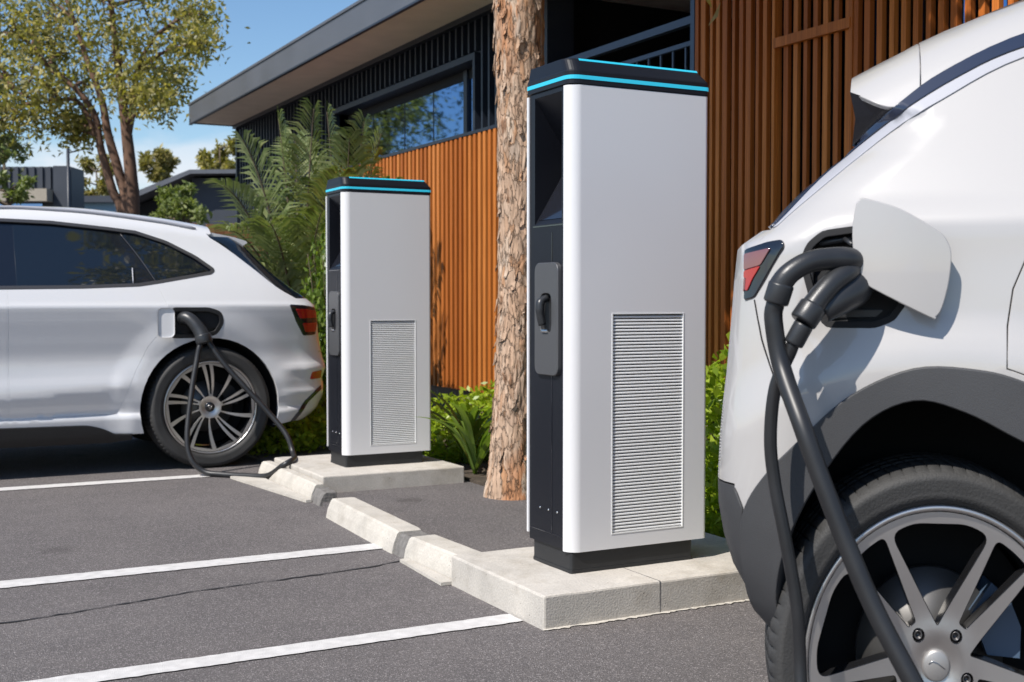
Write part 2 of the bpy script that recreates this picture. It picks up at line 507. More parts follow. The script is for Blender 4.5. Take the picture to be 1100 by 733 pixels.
# raised asphalt island behind the kerb
o = MB().prism([(KX + 0.13, 3.5), (KX + 0.13, 6.30), (2.20, 7.1), (2.20, 10.8), (2.95, 10.8), (2.95, 3.5)], 'z', -0.05, PAD).build('pavement', M['asphalt2'])
tag(o, kind='structure')
o = MB().prism([(2.955, 0.5), (2.955, 40), (4.7, 40), (4.7, 0.5)], 'z', -0.05, PAD + 0.015).build('garden_soil', M['soil'])
tag(o, kind='structure')

def kerb(name, p0, p1, w_, h_, label, m, ch=0.045):
    """kerb stone along the line p0-p1, chamfered on the parking side"""
    a = Vector((*p0, 0)); b = Vector((*p1, 0)); d = (b - a); ln = d.length
    prof = [(0, -0.02), (0.016, h_ * 0.5), (0.032, h_ - 0.008), (0.041, h_), (w_ - 0.006, h_), (w_, h_ - 0.006), (w_, -0.02)]
    mb = MB(); n = len(prof); vs = []; fs = []
    N = 24
    for i in range(N + 1):
        t = i / N
        inset = 0.006 if i in (0, N) else 0
        for (x, z) in prof:
            wob = noise.noise(Vector((p0[0] * 7 + x * 9, i * 0.31, z * 9))) * 0.0012
            vs.append((x + wob + (inset if x < 0.01 else (-inset if x > w_ - 0.02 else 0)) * 0.5, ln * t, z - (inset * 0.6 if z > 0.03 else 0)))
    for i in range(N):
        for k in range(n - 1):
            fs.append((i * n + k, i * n + k + 1, (i + 1) * n + k + 1, (i + 1) * n + k))
    fs.append(list(range(n))); fs.append([N * n + k for k in range(n)][::-1])
    mb.add(vs, fs)
    o = mb.build(name, m)
    o.location = a
    o.rotation_euler = (0, 0, math.atan2(d.y, d.x) - R(90))
    return tag(o, label, 'kerb', 'kerb stones along the parking bays')

kerb('kerb_stone', (1.885, 4.0), (1.868, 4.46), 0.145, 0.092, 'pale kerb stone touching the plinth of the nearest charger', M['concrete2'])
kerb('kerb_stone', (1.868, 4.585), (1.905, 5.50), 0.145, 0.092, 'long sunlit kerb stone at the end of the middle parking line', M['concrete2'])
kerb('kerb_stone', (1.985, 5.97), (2.0, 6.98), 0.085, 0.088, 'kerb stone under the cable loop beside the farther charger plinth', M['concrete2'], 0.05)
o = kerb('mortar_joint', (1.874, 4.465), (1.876, 4.58), 0.135, 0.084, 'dark mortar filling between two kerb stones', M['mortar'])
o['category'] = 'mortar'; del o['group']
o = kerb('broken_kerb', (1.975, 5.80), (1.985, 5.965), 0.10, 0.07, 'broken dark stub at the end of the far kerb stone', M['mortar'], 0.05)
o['category'] = 'kerb'; del o['group']
# thin cement gutter slips
o = MB().prism([(1.842, 4.42), (1.872, 4.42), (1.872, 3.98), (1.82, 3.98)], 'z', 0.002, 0.014).build('cement_smear', M['concrete2'])
tag(o, 'thin pale cement smear at the foot of the near kerb', 'cement')
o = MB().prism([(1.83, 6.93), (1.99, 6.97), (1.985, 5.93), (1.955, 5.93)], 'z', 0.002, 0.016).build('cement_apron', M['concrete2'])
tag(o, 'thin pale cement apron below the kerb under the cable loop', 'cement')

def plinth(x0, y0, x1, y1, h_, label, joint=None):
    bm = bmesh.new()
    bmesh.ops.create_cube(bm, size=1)
    for v in bm.verts:
        v.co = Vector(((v.co.x + 0.5) * (x1 - x0), (v.co.y + 0.5) * (y1 - y0), v.co.z * (h_ + 0.03) + (h_ - 0.03) / 2))
    bmesh.ops.bevel(bm, geom=bm.edges[:], offset=0.007, segments=2, profile=0.5, affect='EDGES')
    bmesh.ops.subdivide_edges(bm, edges=[e for e in bm.edges if e.calc_length() > 0.2], cuts=14, use_grid_fill=True)
    for v in bm.verts:
        p = v.co
        v.co += Vector((noise.noise(p * 9), noise.noise(p * 9 + Vector((5, 0, 0))), noise.noise(p * 9 + Vector((0, 7, 0))))) * 0.002
    me = bpy.data.meshes.new('concrete_plinth'); bm.to_mesh(me); bm.free()
    me.materials.append(M['concrete'])
    o = bpy.data.objects.new('concrete_plinth', me); COL.objects.link(o)
    o.location = (x0, y0, 0)
    tag(o, label, 'plinth', 'concrete charger plinths')
    if joint:
        j = MB().box(joint, -0.0012, 0.0, joint + 0.0028, 0.3, h_ + 0.0008).build('joint', M['mortar'], o)
    return o
plinth(1.862, 3.292, 2.95, 3.985, 0.11, 'concrete plinth under the nearest, largest charger', 0.44)
plinth(2.088, 6.055, 2.915, 6.92, 0.111, 'concrete plinth under the farther, smaller charger')

# ------------------------------------------------------------------ the office building
WX = 4.60
bld = empty('office_building', (WX, 3, 0), 0, 'dark low office with sloping grey eaves, orange timber cladding and slatted screen', 'building')
def bp(name, mb, m, parent=None):
    o = mb.build(name, m, parent or bld)
    if (parent or bld) is bld: o.location = (-WX, -3, 0)
    return o
Y1 = 16.93; ZC = 2.45; ZS = 3.47
# walls (behind the claddings)
mb = MB()
mb.box(WX + 0.06, 13.0, 0, WX + 0.3, Y1, ZS)                  # far end, full height
mb.box(WX + 0.06, 8.2, 0.24, WX + 0.3, 13.0, ZC - 0.02)       # behind timber
mb.box(WX + 0.06, 12.87, ZC, WX + 0.3, 13.0, ZS)
mb.box(WX + 0.06, 8.2, ZC, WX + 0.3, 9.36, ZS)
mb.box(WX + 0.06, 9.36, 3.13, WX + 0.3, 12.87, ZS)
mb.box(WX + 0.3, 16.6, 0, 14, Y1, ZS)                           # end wall
mb.box(WX + 0.10, 8.2, 0.0, WX + 0.3, 13.0, 0.235)
mb.box(WX + 0.02, 0.66, 0, 14, 0.98, ZS)                      # near end wall
mb.box(13.7, 0.99, 0, 14, 16.59, ZS)                            # back wall
bp('wall', mb, M['navy'])
# standing ribs of the navy metal
mb = MB()
rnd = random.Random(2)
y = 8.95
while y < Y1 - 0.02:
    lo = 0.1 if y > 13.0 else (3.16 if 9.30 < y < 12.95 else ZC + 0.02)
    mb.box(WX + 0.005, y, lo, WX + 0.075, y + 0.028, ZS - 0.03)
    y += 0.128
mb.box(WX - 0.01, Y1 - 0.03, 0, WX + 0.09, Y1 + 0.02, ZS)
bp('metal_ribs', mb, M['navy'])
# timber cladding
mb = MB()
y = 6.30
while y < 12.98:
    mb.box(WX - 0.012, y, 0.24, WX + 0.05, y + 0.047, ZC - 0.006 * (rnd.random()))
    y += 0.094
clad = bp('timber_cladding', mb, M['timber'])
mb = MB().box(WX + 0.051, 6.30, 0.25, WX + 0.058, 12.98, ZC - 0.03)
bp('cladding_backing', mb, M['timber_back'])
mb = MB().box(WX - 0.012, 8.2, ZC + 0.002, WX + 0.10, 13.0, ZC + 0.03)
bp('cladding_cap', mb, M['navy'])
# window strip
mb = MB()
F0, F1, G0, G1 = 9.36, 12.87, ZC + 0.032, 3.13
fx0, fx1 = WX - 0.015, WX + 0.20
mb.box(fx0, F0, G1 - 0.045, fx1, F1, G1 + 0.01)
mb.box(fx0, F0 - 0.045, G0, fx1, F0, G1 + 0.01)
mb.box(fx0, F1, G0, fx1, F1 + 0.045, G1 + 0.01)
for yy, w_ in ((9.78, 0.07), (10.55, 0.009), (11.25, 0.009), (12.1, 0.009)):
    mb.box(WX + (0.135 if w_ > 0.05 else 0.156), yy, G0, fx1, yy + w_, G1 - 0.046)
mb.box(WX + 0.12, F0, G0, fx1, F1, G0 + 0.02)

win = bp('window', MB().box(WX + 0.16, F0, G0 + 0.021, WX + 0.17, F1, G1 - 0.135), M['cladglass'])
fr = mb.build('window_frame', M['navy'], win)
MB().box(WX + 0.155, F0, G1 - 0.134, fx1, F1, G1 - 0.046).build('reveal_shade_strip', M['black'], win)  # black strip stands in for the shade of the deep reveal
# open stair landing behind the gum tree
mb = MB()
mb.box(WX + 2.2, 6.0, 0, WX + 2.3, 8.6, ZS)
mb.box(WX + 0.3, 8.45, 0, WX + 2.3, 8.6, ZS)
mb.box(WX + 0.3, 6.0, 0, WX + 2.3, 6.1, ZS)
bp('landing_wall', mb, M['black'])
bp('landing_floor', MB().box(WX + 0.07, 6.3, 2.26, WX + 2.2, 8.45, 2.40), M['navy'])
mb = MB()
rail = bp('railing', MB().box(WX + 0.06, 6.30, 2.80, WX + 0.11, 8.2, 2.85).box(WX + 0.07, 6.30, 2.665, WX + 0.10, 8.2, 2.695), M['railblue'])
for yy in np.arange(6.42, 8.2, 0.14):
    mb.box(WX + 0.078, yy, 2.40, WX + 0.092, yy + 0.014, 2.665)
mb.build('baluster', M['railblue'], rail)
MB().box(WX + 0.02, 6.255, 2.40, WX + 0.09, 6.297, ZS - 0.02).build('post', M['railblue'], rail)
# tall slatted timber screen to the right
mb = MB()
y = 1.2
k = 0
while y < 6.24:
    inside = 4.86 < y < 5.46
    d = 0.032 if not inside else 0.044
    w_ = rnd.uniform(0.030, 0.040)
    if 5.46 <= y: w_ = (0.026, 0.045, 0.034)[k % 3]
    mb.box(WX + (0.0 if not inside else 0.02), y, 0.28, WX + d, y + w_, 3.42)
    y += (0.082 if y < 5.46 else 0.073) + rnd.uniform(-0.003, 0.003)
    k += 1
scr = bp('slatted_screen', mb, M['timber_dark'])
MB().box(WX - 0.012, 4.85, 2.475, WX + 0.018, 5.46, 2.53).box(WX - 0.006, 4.835, 0.3, WX + 0.017, 4.86, 3.4).box(WX - 0.006, 5.455, 0.3, WX + 0.017, 5.478, 3.4).build('gate_frame', M['timber_dark'], scr)
mb = MB().box(WX + 0.85, 1.0, 0, WX + 0.95, 6.0, ZS)
mb.box(WX + 0.1, 1.0, 0, WX + 0.95, 1.1, ZS)
bp('screen_backing', mb, M['black'])
pn = MB()
for yy in (1.9, 3.0, 4.1, 5.05):
    pn.box(WX + 0.80, yy, 1.75, WX + 0.82, yy + 0.75, 3.1)
bp('inner_window', pn, M['cladglass'])
# roof
RX = 3.955
mb = MB()
mb.box(RX + 0.03, 0.6, ZS, 14.2, Y1 + 0.02, ZS + 0.012)
bp('soffit', mb, M['soffit'])
mb = MB()
mb.box(RX, 0.6, ZS - 0.012, RX + 0.028, Y1 + 0.06, ZS + 0.235)
mb.box(RX + 0.03, Y1 + 0.03, ZS - 0.012, 14.2, Y1 + 0.06, ZS + 0.235)
mb.box(RX - 0.012, 0.6, ZS + 0.236, 14.2, Y1 + 0.075, ZS + 0.262)
bp('roof', mb, M['fascia'])
mb = MB().box(RX - 0.004, 0.6, ZS - 0.03, RX + 0.034, Y1 + 0.064, ZS - 0.0125)
mb.box(WX - 0.05, 0.6, ZS - 0.05, WX + 0.02, Y1 + 0.03, ZS - 0.002)
bp('drip_edge', mb, M['navy'])

# ------------------------------------------------------------------ far buildings
fd = Vector((0.469, 0.883, 0)); rt = Vector((0.883, -0.469, 0))
def far(px, z):                      # point at depth z in the direction of image column px
    return fd * z + rt * ((px - 550) / 1300 * z)
def far_building(name, px0, px1, depth, label, cat='building'):
    p = far(px0, depth)
    return empty(name, p, -R(27.96), label, cat), (px1 - px0) / 1300 * depth
b1, w1 = far_building('parapet_building', -110, 78, 30, 'dark ribbed metal building with beige band, far left behind the white car')
mb = MB().box(0, 0, 0, w1, 0.9, 4.28)
x = 0.0
while x < w1:
    mb.box(x, -0.05, 3.74, x + 0.05, -0.001, 4.28); x += 0.2
mb.box(w1 - 0.40, -0.12, 0, w1, -0.052, 4.29)
mb.build('wall', M['navy2'], b1)
MB().box(0, -0.5, 3.40, w1 - 0.42, -0.06, 3.70).build('canopy', M['beige'], b1)
MB().box(0.6, -0.055, 1.0, w1 - 0.7, -0.03, 3.38).build('window', M['cladglass'], b1)
b2, w2 = far_building('gabled_shed', 207, 285, 30, 'distant blue grey shed with single pitched roof, between trees and eaves')
MB().box(0, 0, 0, 5, 9, 4.0).build('wall', M['navy2'], b2)
mb = MB()
# left wing under a long pitched roof edge
mb.prism([(-1.55, 0), (-0.002, 0), (-0.002, 3.85), (-1.55, 3.3)], 'y', 0.3, 9)
mb.build('wing', M['black'], b2)
mb = MB()
mb.prism([(-1.75, 3.26), (0.1, 4.06), (5.1, 4.10), (5.1, 4.18), (0.08, 4.16), (-1.75, 3.42)], 'y', -0.5, 9.2)
mb.build('roof', M['fascia'], b2)
pole = empty('utility_pole', far(75, 29), -R(27.96), 'thin dark pole with a short cross arm above the parapet building', 'pole')
MB().tube([(0, 0, 0), (0, 0, 4.66)], 0.04, 8).build('mast', M['navy'], pole)
MB().tube([(0, 0, 4.50), (0.5, 0, 4.62), (0.62, 0, 4.60)], 0.018, 6).build('cross_arm', M['navy'], pole)
# low blue roofline far between
b3, w3 = far_building('low_shed', 78, 150, 42, 'low distant shed with pale blue wall, seen below the tree trunks')
MB().box(0, 0, 0, w3, 1.5, 4.33).build('wall', mat('pale_blue_wall', (0.16, 0.26, 0.34), 0.6, var=0.1, scale=1), b3)
MB().box(-0.2, -0.3, 4.33, w3 + 0.2, 1.6, 4.55).build('roof', M['navy2'], b3)
# timber paling fence behind the parked car
fe = MB(); x = 3.05
rnd = random.Random(8)
while x < 4.62:
    h_ = 1.86 + rnd.uniform(-0.02, 0.02) + (x - 3.05) * 0.02
    fe.box(x, 13.6, 0, x + 0.094, 13.622, h_); x += 0.10
o = fe.build('paling_fence', M['fence'])
tag(o, 'brown timber paling fence behind the rear of the far white car', 'fence')

# crumbled cement along the foot of the near plinth
rnd = random.Random(12)
vs = []; fs = []
for i in range(91):
    x = 1.86 + 1.09 * i / 90
    a = max(0.001, 0.007 + rnd.gauss(0, 0.005))
    vs += [(x, 3.2935, 0.006), (x, 3.291 - a, 0.0035)]
for i in range(90): fs.append((2 * i, 2 * i + 1, 2 * i + 3, 2 * i + 2))
o = MB().add(vs, fs).build('cement_smear', M['concrete2'])
tag(o, 'crumbled pale cement line along the front foot of the nearest plinth', 'cement')
# ------------------------------------------------------------------ panels cut from curved surfaces
def inside(px, py, poly):
    n = len(poly); c = np.zeros(len(px), bool)
    xs = np.array([p[0] for p in poly]); ys = np.array([p[1] for p in poly])
    j = n - 1
    for i in range(n):
        cond = ((ys[i] > py) != (ys[j] > py))
        with np.errstate(divide='ignore', invalid='ignore'):
            xi = (xs[j] - xs[i]) * (py - ys[i]) / (ys[j] - ys[i]) + xs[i]
        c ^= cond & (px < xi)
        j = i
    return c

def dens(poly, step):
    out = []
    n = len(poly)
    for i in range(n):
        a = Vector(poly[i]); b = Vector(poly[(i + 1) % n])
        k = max(1, int(math.ceil((b - a).length / step)))
        for q in range(k):
            p = a.lerp(b, q / k); out.append((p.x, p.y))
    return out

def cdt(poly, holes, step, extra=None, bstep=None):
    bstep = bstep or step * 0.6
    loops = [dens(poly, bstep)] + [dens(h, bstep) for h in holes]
    verts = []; edges = []; ranges = []
    for lp in loops:
        b = len(verts); n = len(lp)
        verts += [Vector(p) for p in lp]
        edges += [(b + i, b + (i + 1) % n) for i in range(n)]
        ranges.append((b, n))
    bx = np.array([v.x for v in verts]); by = np.array([v.y for v in verts])
    x0, x1, y0, y1 = bx.min(), bx.max(), by.min(), by.max()
    pts = []
    gx, gy = np.meshgrid(np.arange(x0 + step / 2, x1, step), np.arange(y0 + step / 2, y1, step))
    gx = gx.ravel(); gy = gy.ravel()
    if extra is not None:
        ex, ey = np.meshgrid(np.arange(x0, x1, step / 3), np.arange(y0, y1, step / 3))
        ex = ex.ravel(); ey = ey.ravel()
        k = extra(ex, ey)
        g = ~extra(gx, gy)
        gx = np.concatenate([gx[g], ex[k]]); gy = np.concatenate([gy[g], ey[k]])
    ok = inside(gx, gy, loops[0])
    for h in loops[1:]: ok &= ~inside(gx, gy, h)
    gx = gx[ok]; gy = gy[ok]
    if len(gx):
        # drop points too near a boundary
        keep = np.ones(len(gx), bool)
        for s in range(0, len(gx), 4000):
            d2 = (gx[s:s + 4000, None] - bx[None]) ** 2 + (gy[s:s + 4000, None] - by[None]) ** 2
            keep[s:s + 4000] = d2.min(axis=1) > (bstep * 0.5) ** 2
        gx = gx[keep]; gy = gy[keep]
        verts += [Vector((a, b)) for a, b in zip(gx, gy)]
    vo, eo, fo, _, _, _ = geometry.delaunay_2d_cdt(verts, edges, [], 0, 1e-7)
    V = np.array([(v.x, v.y) for v in vo])
    F = np.array([f for f in fo if len(f) == 3])
    cx = V[F].mean(axis=1)
    ok = inside(cx[:, 0], cx[:, 1], loops[0])
    for h in loops[1:]: ok &= ~inside(cx[:, 0], cx[:, 1], h)
    return V, F[ok]

def patch(poly, holes, mp_, thick=0.0, step=0.05, extra=None, bstep=None, cham=0.0):
    """region of a (u,v) plane mapped on a surface; mp_(u,v) -> points (n,3), normals (n,3)"""
    V, F = cdt(poly, holes, step, extra, bstep)
    P, N = mp_(V[:, 0], V[:, 1])
    # orient
    a, b, c = P[F[:, 0]], P[F[:, 1]], P[F[:, 2]]
    fn = np.cross(b - a, c - a)
    flip = (fn * N[F[:, 0]]).sum(axis=1) < 0
    F = F.copy(); F[flip] = F[flip][:, ::-1]
    verts = [tuple(p) for p in P]; norms = [tuple(n) for n in N]
    faces = [tuple(int(i) for i in f) for f in F]
    if thick > 0:
        cnt = {}
        for f in faces:
            for k in range(3):
                e_ = (f[k], f[(k + 1) % 3])
                cnt[e_] = cnt.get(e_, 0) + 1
        bd = [e_ for e_ in cnt if (e_[1], e_[0]) not in cnt]
        idx = {}
        # outward direction in the surface, per boundary vertex
        out = {}
        for (i, j) in bd:
            t = P[j] - P[i]
            o_ = np.cross(t, N[i]); l = np.linalg.norm(o_)
            if l > 0:
                o_ = o_ / l
                for q in (i, j): out[q] = out.get(q, 0) + o_
        r2 = {}
        for i in out:
            o_ = out[i] / (np.linalg.norm(out[i]) + 1e-9)
            mid = (o_ * 0.75 + N[i] * 0.65)
            # soft rolled edge, then wall
            p1 = P[i] + o_ * cham - N[i] * cham
            idx[i] = len(verts); verts.append(tuple(p1)); norms.append(tuple(o_))
            r2[i] = len(verts); verts.append(tuple(p1 - N[i] * thick)); norms.append(tuple(o_))
        for (i, j) in bd:
            faces.append((i, idx[i], idx[j], j)); faces.append((idx[i], r2[i], r2[j], idx[j]))
    return verts, faces, norms

def link_patch(name, parts, mats, parent=None):
    """parts: list of (verts, faces, norms, material index)"""
    if not isinstance(mats, (list, tuple)): mats = [mats]
    v = []; f = []; n = []; mi = []
    for (a, b, c, m) in parts:
        k = len(v)
        v += a; n += c; f += [tuple(i + k for i in q) for q in b]; mi += [m] * len(b)
    me = bpy.data.meshes.new(name)
    me.from_pydata(v, [], f)
    for m in mats: me.materials.append(m)
    me.polygons.foreach_set('material_index', mi)
    me.polygons.foreach_set('use_smooth', [True] * len(f))
    me.update()
    me.normals_split_custom_set_from_vertices([Vector(q).normalized() if sum(abs(c) for c in q) > 0 else Vector((0, 0, 1)) for q in n])
    o = bpy.data.objects.new(name, me); COL.objects.link(o)
    if parent: o.parent = parent
    return o

def plane_map(origin, ux, uy):
    o_ = np.array(origin, float); ux = np.array(ux, float); uy = np.array(uy, float)
    n_ = np.cross(ux, uy)
    def f(u, v):
        P = o_[None] + u[:, None] * ux[None] + v[:, None] * uy[None]
        return P, np.repeat(n_[None], len(u), 0)
    return f

# ------------------------------------------------------------------ the chargers
def make_charger(label):
    W, D = 0.575, 0.30
    x0, x1, y0, y1 = -W / 2, W / 2, -D / 2, D / 2
    t = empty('ev_charger', (0, 0, 0), 0, label, 'charger', 'charging stations on concrete plinths')
    # base
    MB().prism(rounded([(x0 + 0.014, y0 + 0.012), (x1 - 0.055, y0 + 0.012), (x1 - 0.055, y1 - 0.02), (x0 + 0.014, y1 - 0.02)], 0.012, 3), 'z', 0.002, 0.085).prism(rounded([(x0 + 0.012, y0 + 0.01), (x1 - 0.053, y0 + 0.01), (x1 - 0.053, y1 - 0.018), (x0 + 0.012, y1 - 0.018)], 0.012, 3), 'z', 0.0, 0.012).build('base', M['ch_base'], t)
    ZT = 1.655
    ra = 0.045
    # dark cabinet with a notch in its left face
    xl = x0 + 0.004
    ya, yb = y0 + 0.062, y1 - 0.05            # notch opening
    za, zb = 1.195, 1.64
    ax, az = xl + 0.145, 1.43                  # inner edge of the notch
    yf, yk = y0 + ra - 0.004, y1 - 0.013
    mb = MB()
    def q(*p): mb.add(p, [tuple(range(len(p)))])
    def left(a, b, c, d):                       # rectangle on the left face
        q((xl, a, c), (xl, b, c), (xl, b, d), (xl, a, d))
    left(yf, yk, 0.078, za); left(yf, yk, zb, ZT); left(yf, ya, za, zb); left(yb, yk, za, zb)
    q((xl, ya, zb), (xl, yb, zb), (ax, yb, az), (ax, ya, az))        # ceiling of the notch
    q((xl, ya, za), (xl, yb, za), (ax, yb, az), (ax, ya, az))        # floor, slopes inwards
    q((xl, yb, za), (xl, yb, zb), (ax, yb, az)); q((xl, ya, za), (xl, ya, zb), (ax, ya, az))
    q((xl, yf, 0.078), (x1 - 0.01, yf, 0.078), (x1 - 0.01, yk, 0.078), (xl, yk, 0.078))
    q((x1 - 0.01, yf, 0.078), (x1 - 0.01, yk, 0.078), (x1 - 0.01, yk, ZT), (x1 - 0.01, yf, ZT))
    q((xl, yk, 0.078), (x1 - 0.01, yk, 0.078), (x1 - 0.01, yk, ZT), (xl, yk, ZT))
    mb.build('cabinet', M['ch_black'], t)
    # thin seams on the dark face and three screws
    mb = MB().box(xl - 0.0012, yf + 0.085, 0.12, xl - 0.0004, yf + 0.088, za - 0.03).box(xl - 0.0012, yf + 0.01, 0.118, xl - 0.0004, yk - 0.005, 0.121).box(xl - 0.0014, ya - 0.012, za - 0.008, xl - 0.0002, yb + 0.012, za - 0.003)
    mb.build('seam', M['screen'], t)
    for yy in (-0.06, 0.0, 0.06):
        s = MB().lathe([(0.0001, -0.003), (0.003, -0.003), (0.0042, -0.0005), (0.0042, 0.002)], 'x', 12).build('screw', M['chrome'], t)
        s.location = (xl, yy, 0.20)
    # screen let into the sloping floor of the notch
    mb = MB()
    sl = Vector((ax - xl, 0, az - za)); nn = Vector((-sl.z, 0, sl.x)).normalized() * 0.002
    pa = Vector((xl, 0, za)) + sl * 0.07 + nn; pb = Vector((xl, 0, za)) + sl * 0.93 + nn
    mb.add([(pa.x, ya + 0.012, pa.z), (pa.x, yb - 0.012, pa.z), (pb.x, yb - 0.012, pb.z), (pb.x, ya + 0.012, pb.z)], [(0, 1, 2, 3)])
    mb.build('screen', M['screen'], t)
    # white front, wrapped round the left corner, and white right side
    gx0, gx1, gz0, gz1 = x0 + 0.169, x0 + 0.467, 0.126, 0.885
    zw0, zw1 = 0.074, ZT
    fr = patch([(x0 + ra, zw0), (x1 - 0.016, zw0), (x1 - 0.016, zw1), (x0 + ra, zw1)], [rounded([(gx0, gz0), (gx1, gz0), (gx1, gz1), (gx0, gz1)], 0.006, 3)], plane_map((0, y0, 0), (1, 0, 0), (0, 0, 1)), 0.022, 0.2, bstep=0.25)
    v = []; f = []; n = []
    prof = []
    for k in range(11):
        a = R(180) + R(90) * k / 10
        prof.append((x0 + ra + ra * math.cos(a), y0 + ra + ra * math.sin(a), math.cos(a), math.sin(a)))
    for (a, b, c, d) in prof: v += [(a, b, zw0), (a, b, zw1)]; n += [(c, d, 0)] * 2
    f = [(2 * i, 2 * i + 2, 2 * i + 3, 2 * i + 1) for i in range(10)]
    # inner lip at the left
    k = len(v); v += [(x0, y0 + ra, zw0), (x0, y0 + ra, zw1), (x0 + 0.006, y0 + ra + 0.0005, zw0), (x0 + 0.006, y0 + ra + 0.0005, zw1)]; n += [(0, 1, 0)] * 4
    f += [(k, k + 1, k + 3, k + 2)]
    k = len(v)
    for j in range(7):
        a = R(270) + R(90) * j / 6
        c, d = math.cos(a), math.sin(a)
        v += [(x1 - 0.016 + 0.016 * c, y0 + 0.016 + 0.016 * d, zw0), (x1 - 0.016 + 0.016 * c, y0 + 0.016 + 0.016 * d, zw1)]; n += [(c, d, 0)] * 2
    v += [(x1, y1 - 0.002, zw0), (x1, y1 - 0.002, zw1)]; n += [(1, 0, 0)] * 2
    f += [(k + 2 * i, k + 2 * i + 2, k + 2 * i + 3, k + 2 * i + 1) for i in range(7)]
    fp = link_patch('front_panel', [(*fr, 0), (v, f, n, 0)], M['white_panel'], t)
    # underside of the front panel
    # back panel edge
    MB().box(x0 - 0.001, y1 - 0.0125, 0.10, x1 - 0.002, y1, ZT - 0.005).build('back_panel', M['white_panel'], t)
    # louvred grille
    mb = MB().box(gx0 + 0.0002, y0 + 0.020, gz0 + 0.0002, gx1 - 0.0002, y0 + 0.024, gz1 - 0.0002, 1)
    N = 66; pz = (gz1 - gz0 - 0.008) / N
    for i in range(N):
        z = gz0 + 0.004 + i * pz
        mb.prism([(y0 + 0.0205, z + pz * 0.10), (y0 + 0.004, z), (y0 + 0.0022, z + 0.0012), (y0 + 0.0022, z + pz * 0.44), (y0 + 0.004, z + pz * 0.62), (y0 + 0.0205, z + pz * 0.86)], 'x', gx0 + 0.002, gx1 - 0.002, 0)
    g = mb.build('grille', [M['grille'], M['blackpl']], t)
    mb = MB()
    def ringbox(o0, o1, ya_, yb_):
        mb.box(gx0 - o1, ya_, gz0 - o1, gx0 - o0, yb_, gz1 + o1); mb.box(gx1 + o0, ya_, gz0 - o1, gx1 + o1, yb_, gz1 + o1)
        mb.box(gx0 - o0, ya_, gz0 - o1, gx1 + o0, yb_, gz0 - o0); mb.box(gx0 - o0, ya_, gz1 + o0, gx1 + o0, yb_, gz1 + o1)
    ringbox(-0.0018, 0.0022, y0 - 0.0014, y0 + 0.012)
    mb.build('grille_frame', M['grille'], g)
    # cap
    def plan(i_, lo=0.0):
        il = i_ if i_ < 0.006 else 0.004 + (i_ - 0.006) * 0.12       # the left end stays upright
        return rounded([(x0 + il, y0 + i_, ra + 0.003), (x1 - i_, y0 + i_, 0.02), (x1 - i_, y1 - min(i_, 0.006), 0.012), (x0 + il, y1 - min(i_, 0.006), 0.012)], 0.02, 8)
    rings = [(ZT + 0.001, 0.005), (ZT + 0.004, -0.0015), (ZT + 0.046, -0.0015), (ZT + 0.051, 0.001), (ZT + 0.087, 0.026), (ZT + 0.092, 0.031), (ZT + 0.094, 0.040)]
    vs = []; fs = []; n = len(plan(0))
    for z, i_ in rings: vs += [(p[0], p[1], z) for p in plan(i_)]
    for r_ in range(len(rings) - 1):
        for k in range(n):
            fs.append((r_ * n + k, r_ * n + (k + 1) % n, (r_ + 1) * n + (k + 1) % n, (r_ + 1) * n + k))
    mb = MB().add(vs, fs).add(vs[:n], [list(range(n))[::-1]]).add(vs[-n:], [list(range(n))])
    cap = mb.build('cap', M['ch_black'], t)
    # light strips
    pl = plan(-0.0028)
    mb = MB(); vs = []; fs = []
    for p in pl: vs += [(p[0], p[1], ZT + 0.019), (p[0], p[1], ZT + 0.032)]
    for p in plan(0.003): vs += [(p[0], p[1], ZT + 0.019), (p[0], p[1], ZT + 0.032)]
    for k in range(n):
        k2 = (k + 1) % n
        fs += [(2 * k, 2 * k2, 2 * k2 + 1, 2 * k + 1), (2 * k + 1, 2 * k2 + 1, 2 * (n + k2) + 1, 2 * (n + k) + 1), (2 * k, 2 * (n + k), 2 * (n + k2), 2 * k2)]
    mb.add(vs, fs).build('light_strip', M['led'], t)
    MB().prism([(y0 + 0.0255, ZT + 0.0845), (y0 + 0.0235, ZT + 0.0855), (y0 + 0.0285, ZT + 0.0925), (y0 + 0.0325, ZT + 0.0935)], 'x', x0 + 0.050, x1 - 0.035).build('light_strip', M['led'], t)
    # socket plate on the left face
    def left_map(off):
        return plane_map((xl - off, 0, 0), (0, -1, 0), (0, 0, 1))
    pa_, pb_ = -0.073, 0.083
    plate = rounded([(pa_, 0.675), (pb_, 0.675), (pb_, 1.058), (pa_, 1.058)], 0.03, 6)
    slot = rounded([(-0.038, 0.815), (0.045, 0.815), (0.045, 0.958), (-0.038, 0.958)], 0.032, 6)
    o = link_patch('socket_plate', [(*patch(plate, [slot], left_map(0.016), 0.014, 0.06, bstep=0.05, cham=0.004), 0)], M['ch_plate'], t)
    s2 = link_patch('socket', [(*patch(slot, [], left_map(0.001), 0, 0.05), 0)], M['blackpl'], o)
    h = MB().tube(smooth_path([(xl - 0.004, 0.004, 0.94), (xl - 0.030, 0.004, 0.925), (xl - 0.034, 0.002, 0.885), (xl - 0.026, 0.0, 0.845)], 5), [0.013] * 5 + [0.016] * 5 + [0.014] * 6, 12)
    h.build('holstered_plug', M['plug'], o)
    MB().box(xl - 0.022, -0.022, 0.818, xl - 0.006, 0.020, 0.830, bev=0.004).build('latch', M['chrome'], o)
    # thin dark line: door gap on the right side
    MB().box(x1 - 0.0005, y0 + 0.10, 0.1, x1 + 0.0006, y0 + 0.103, ZT - 0.02).build('seam', M['gap'], t)
    return t

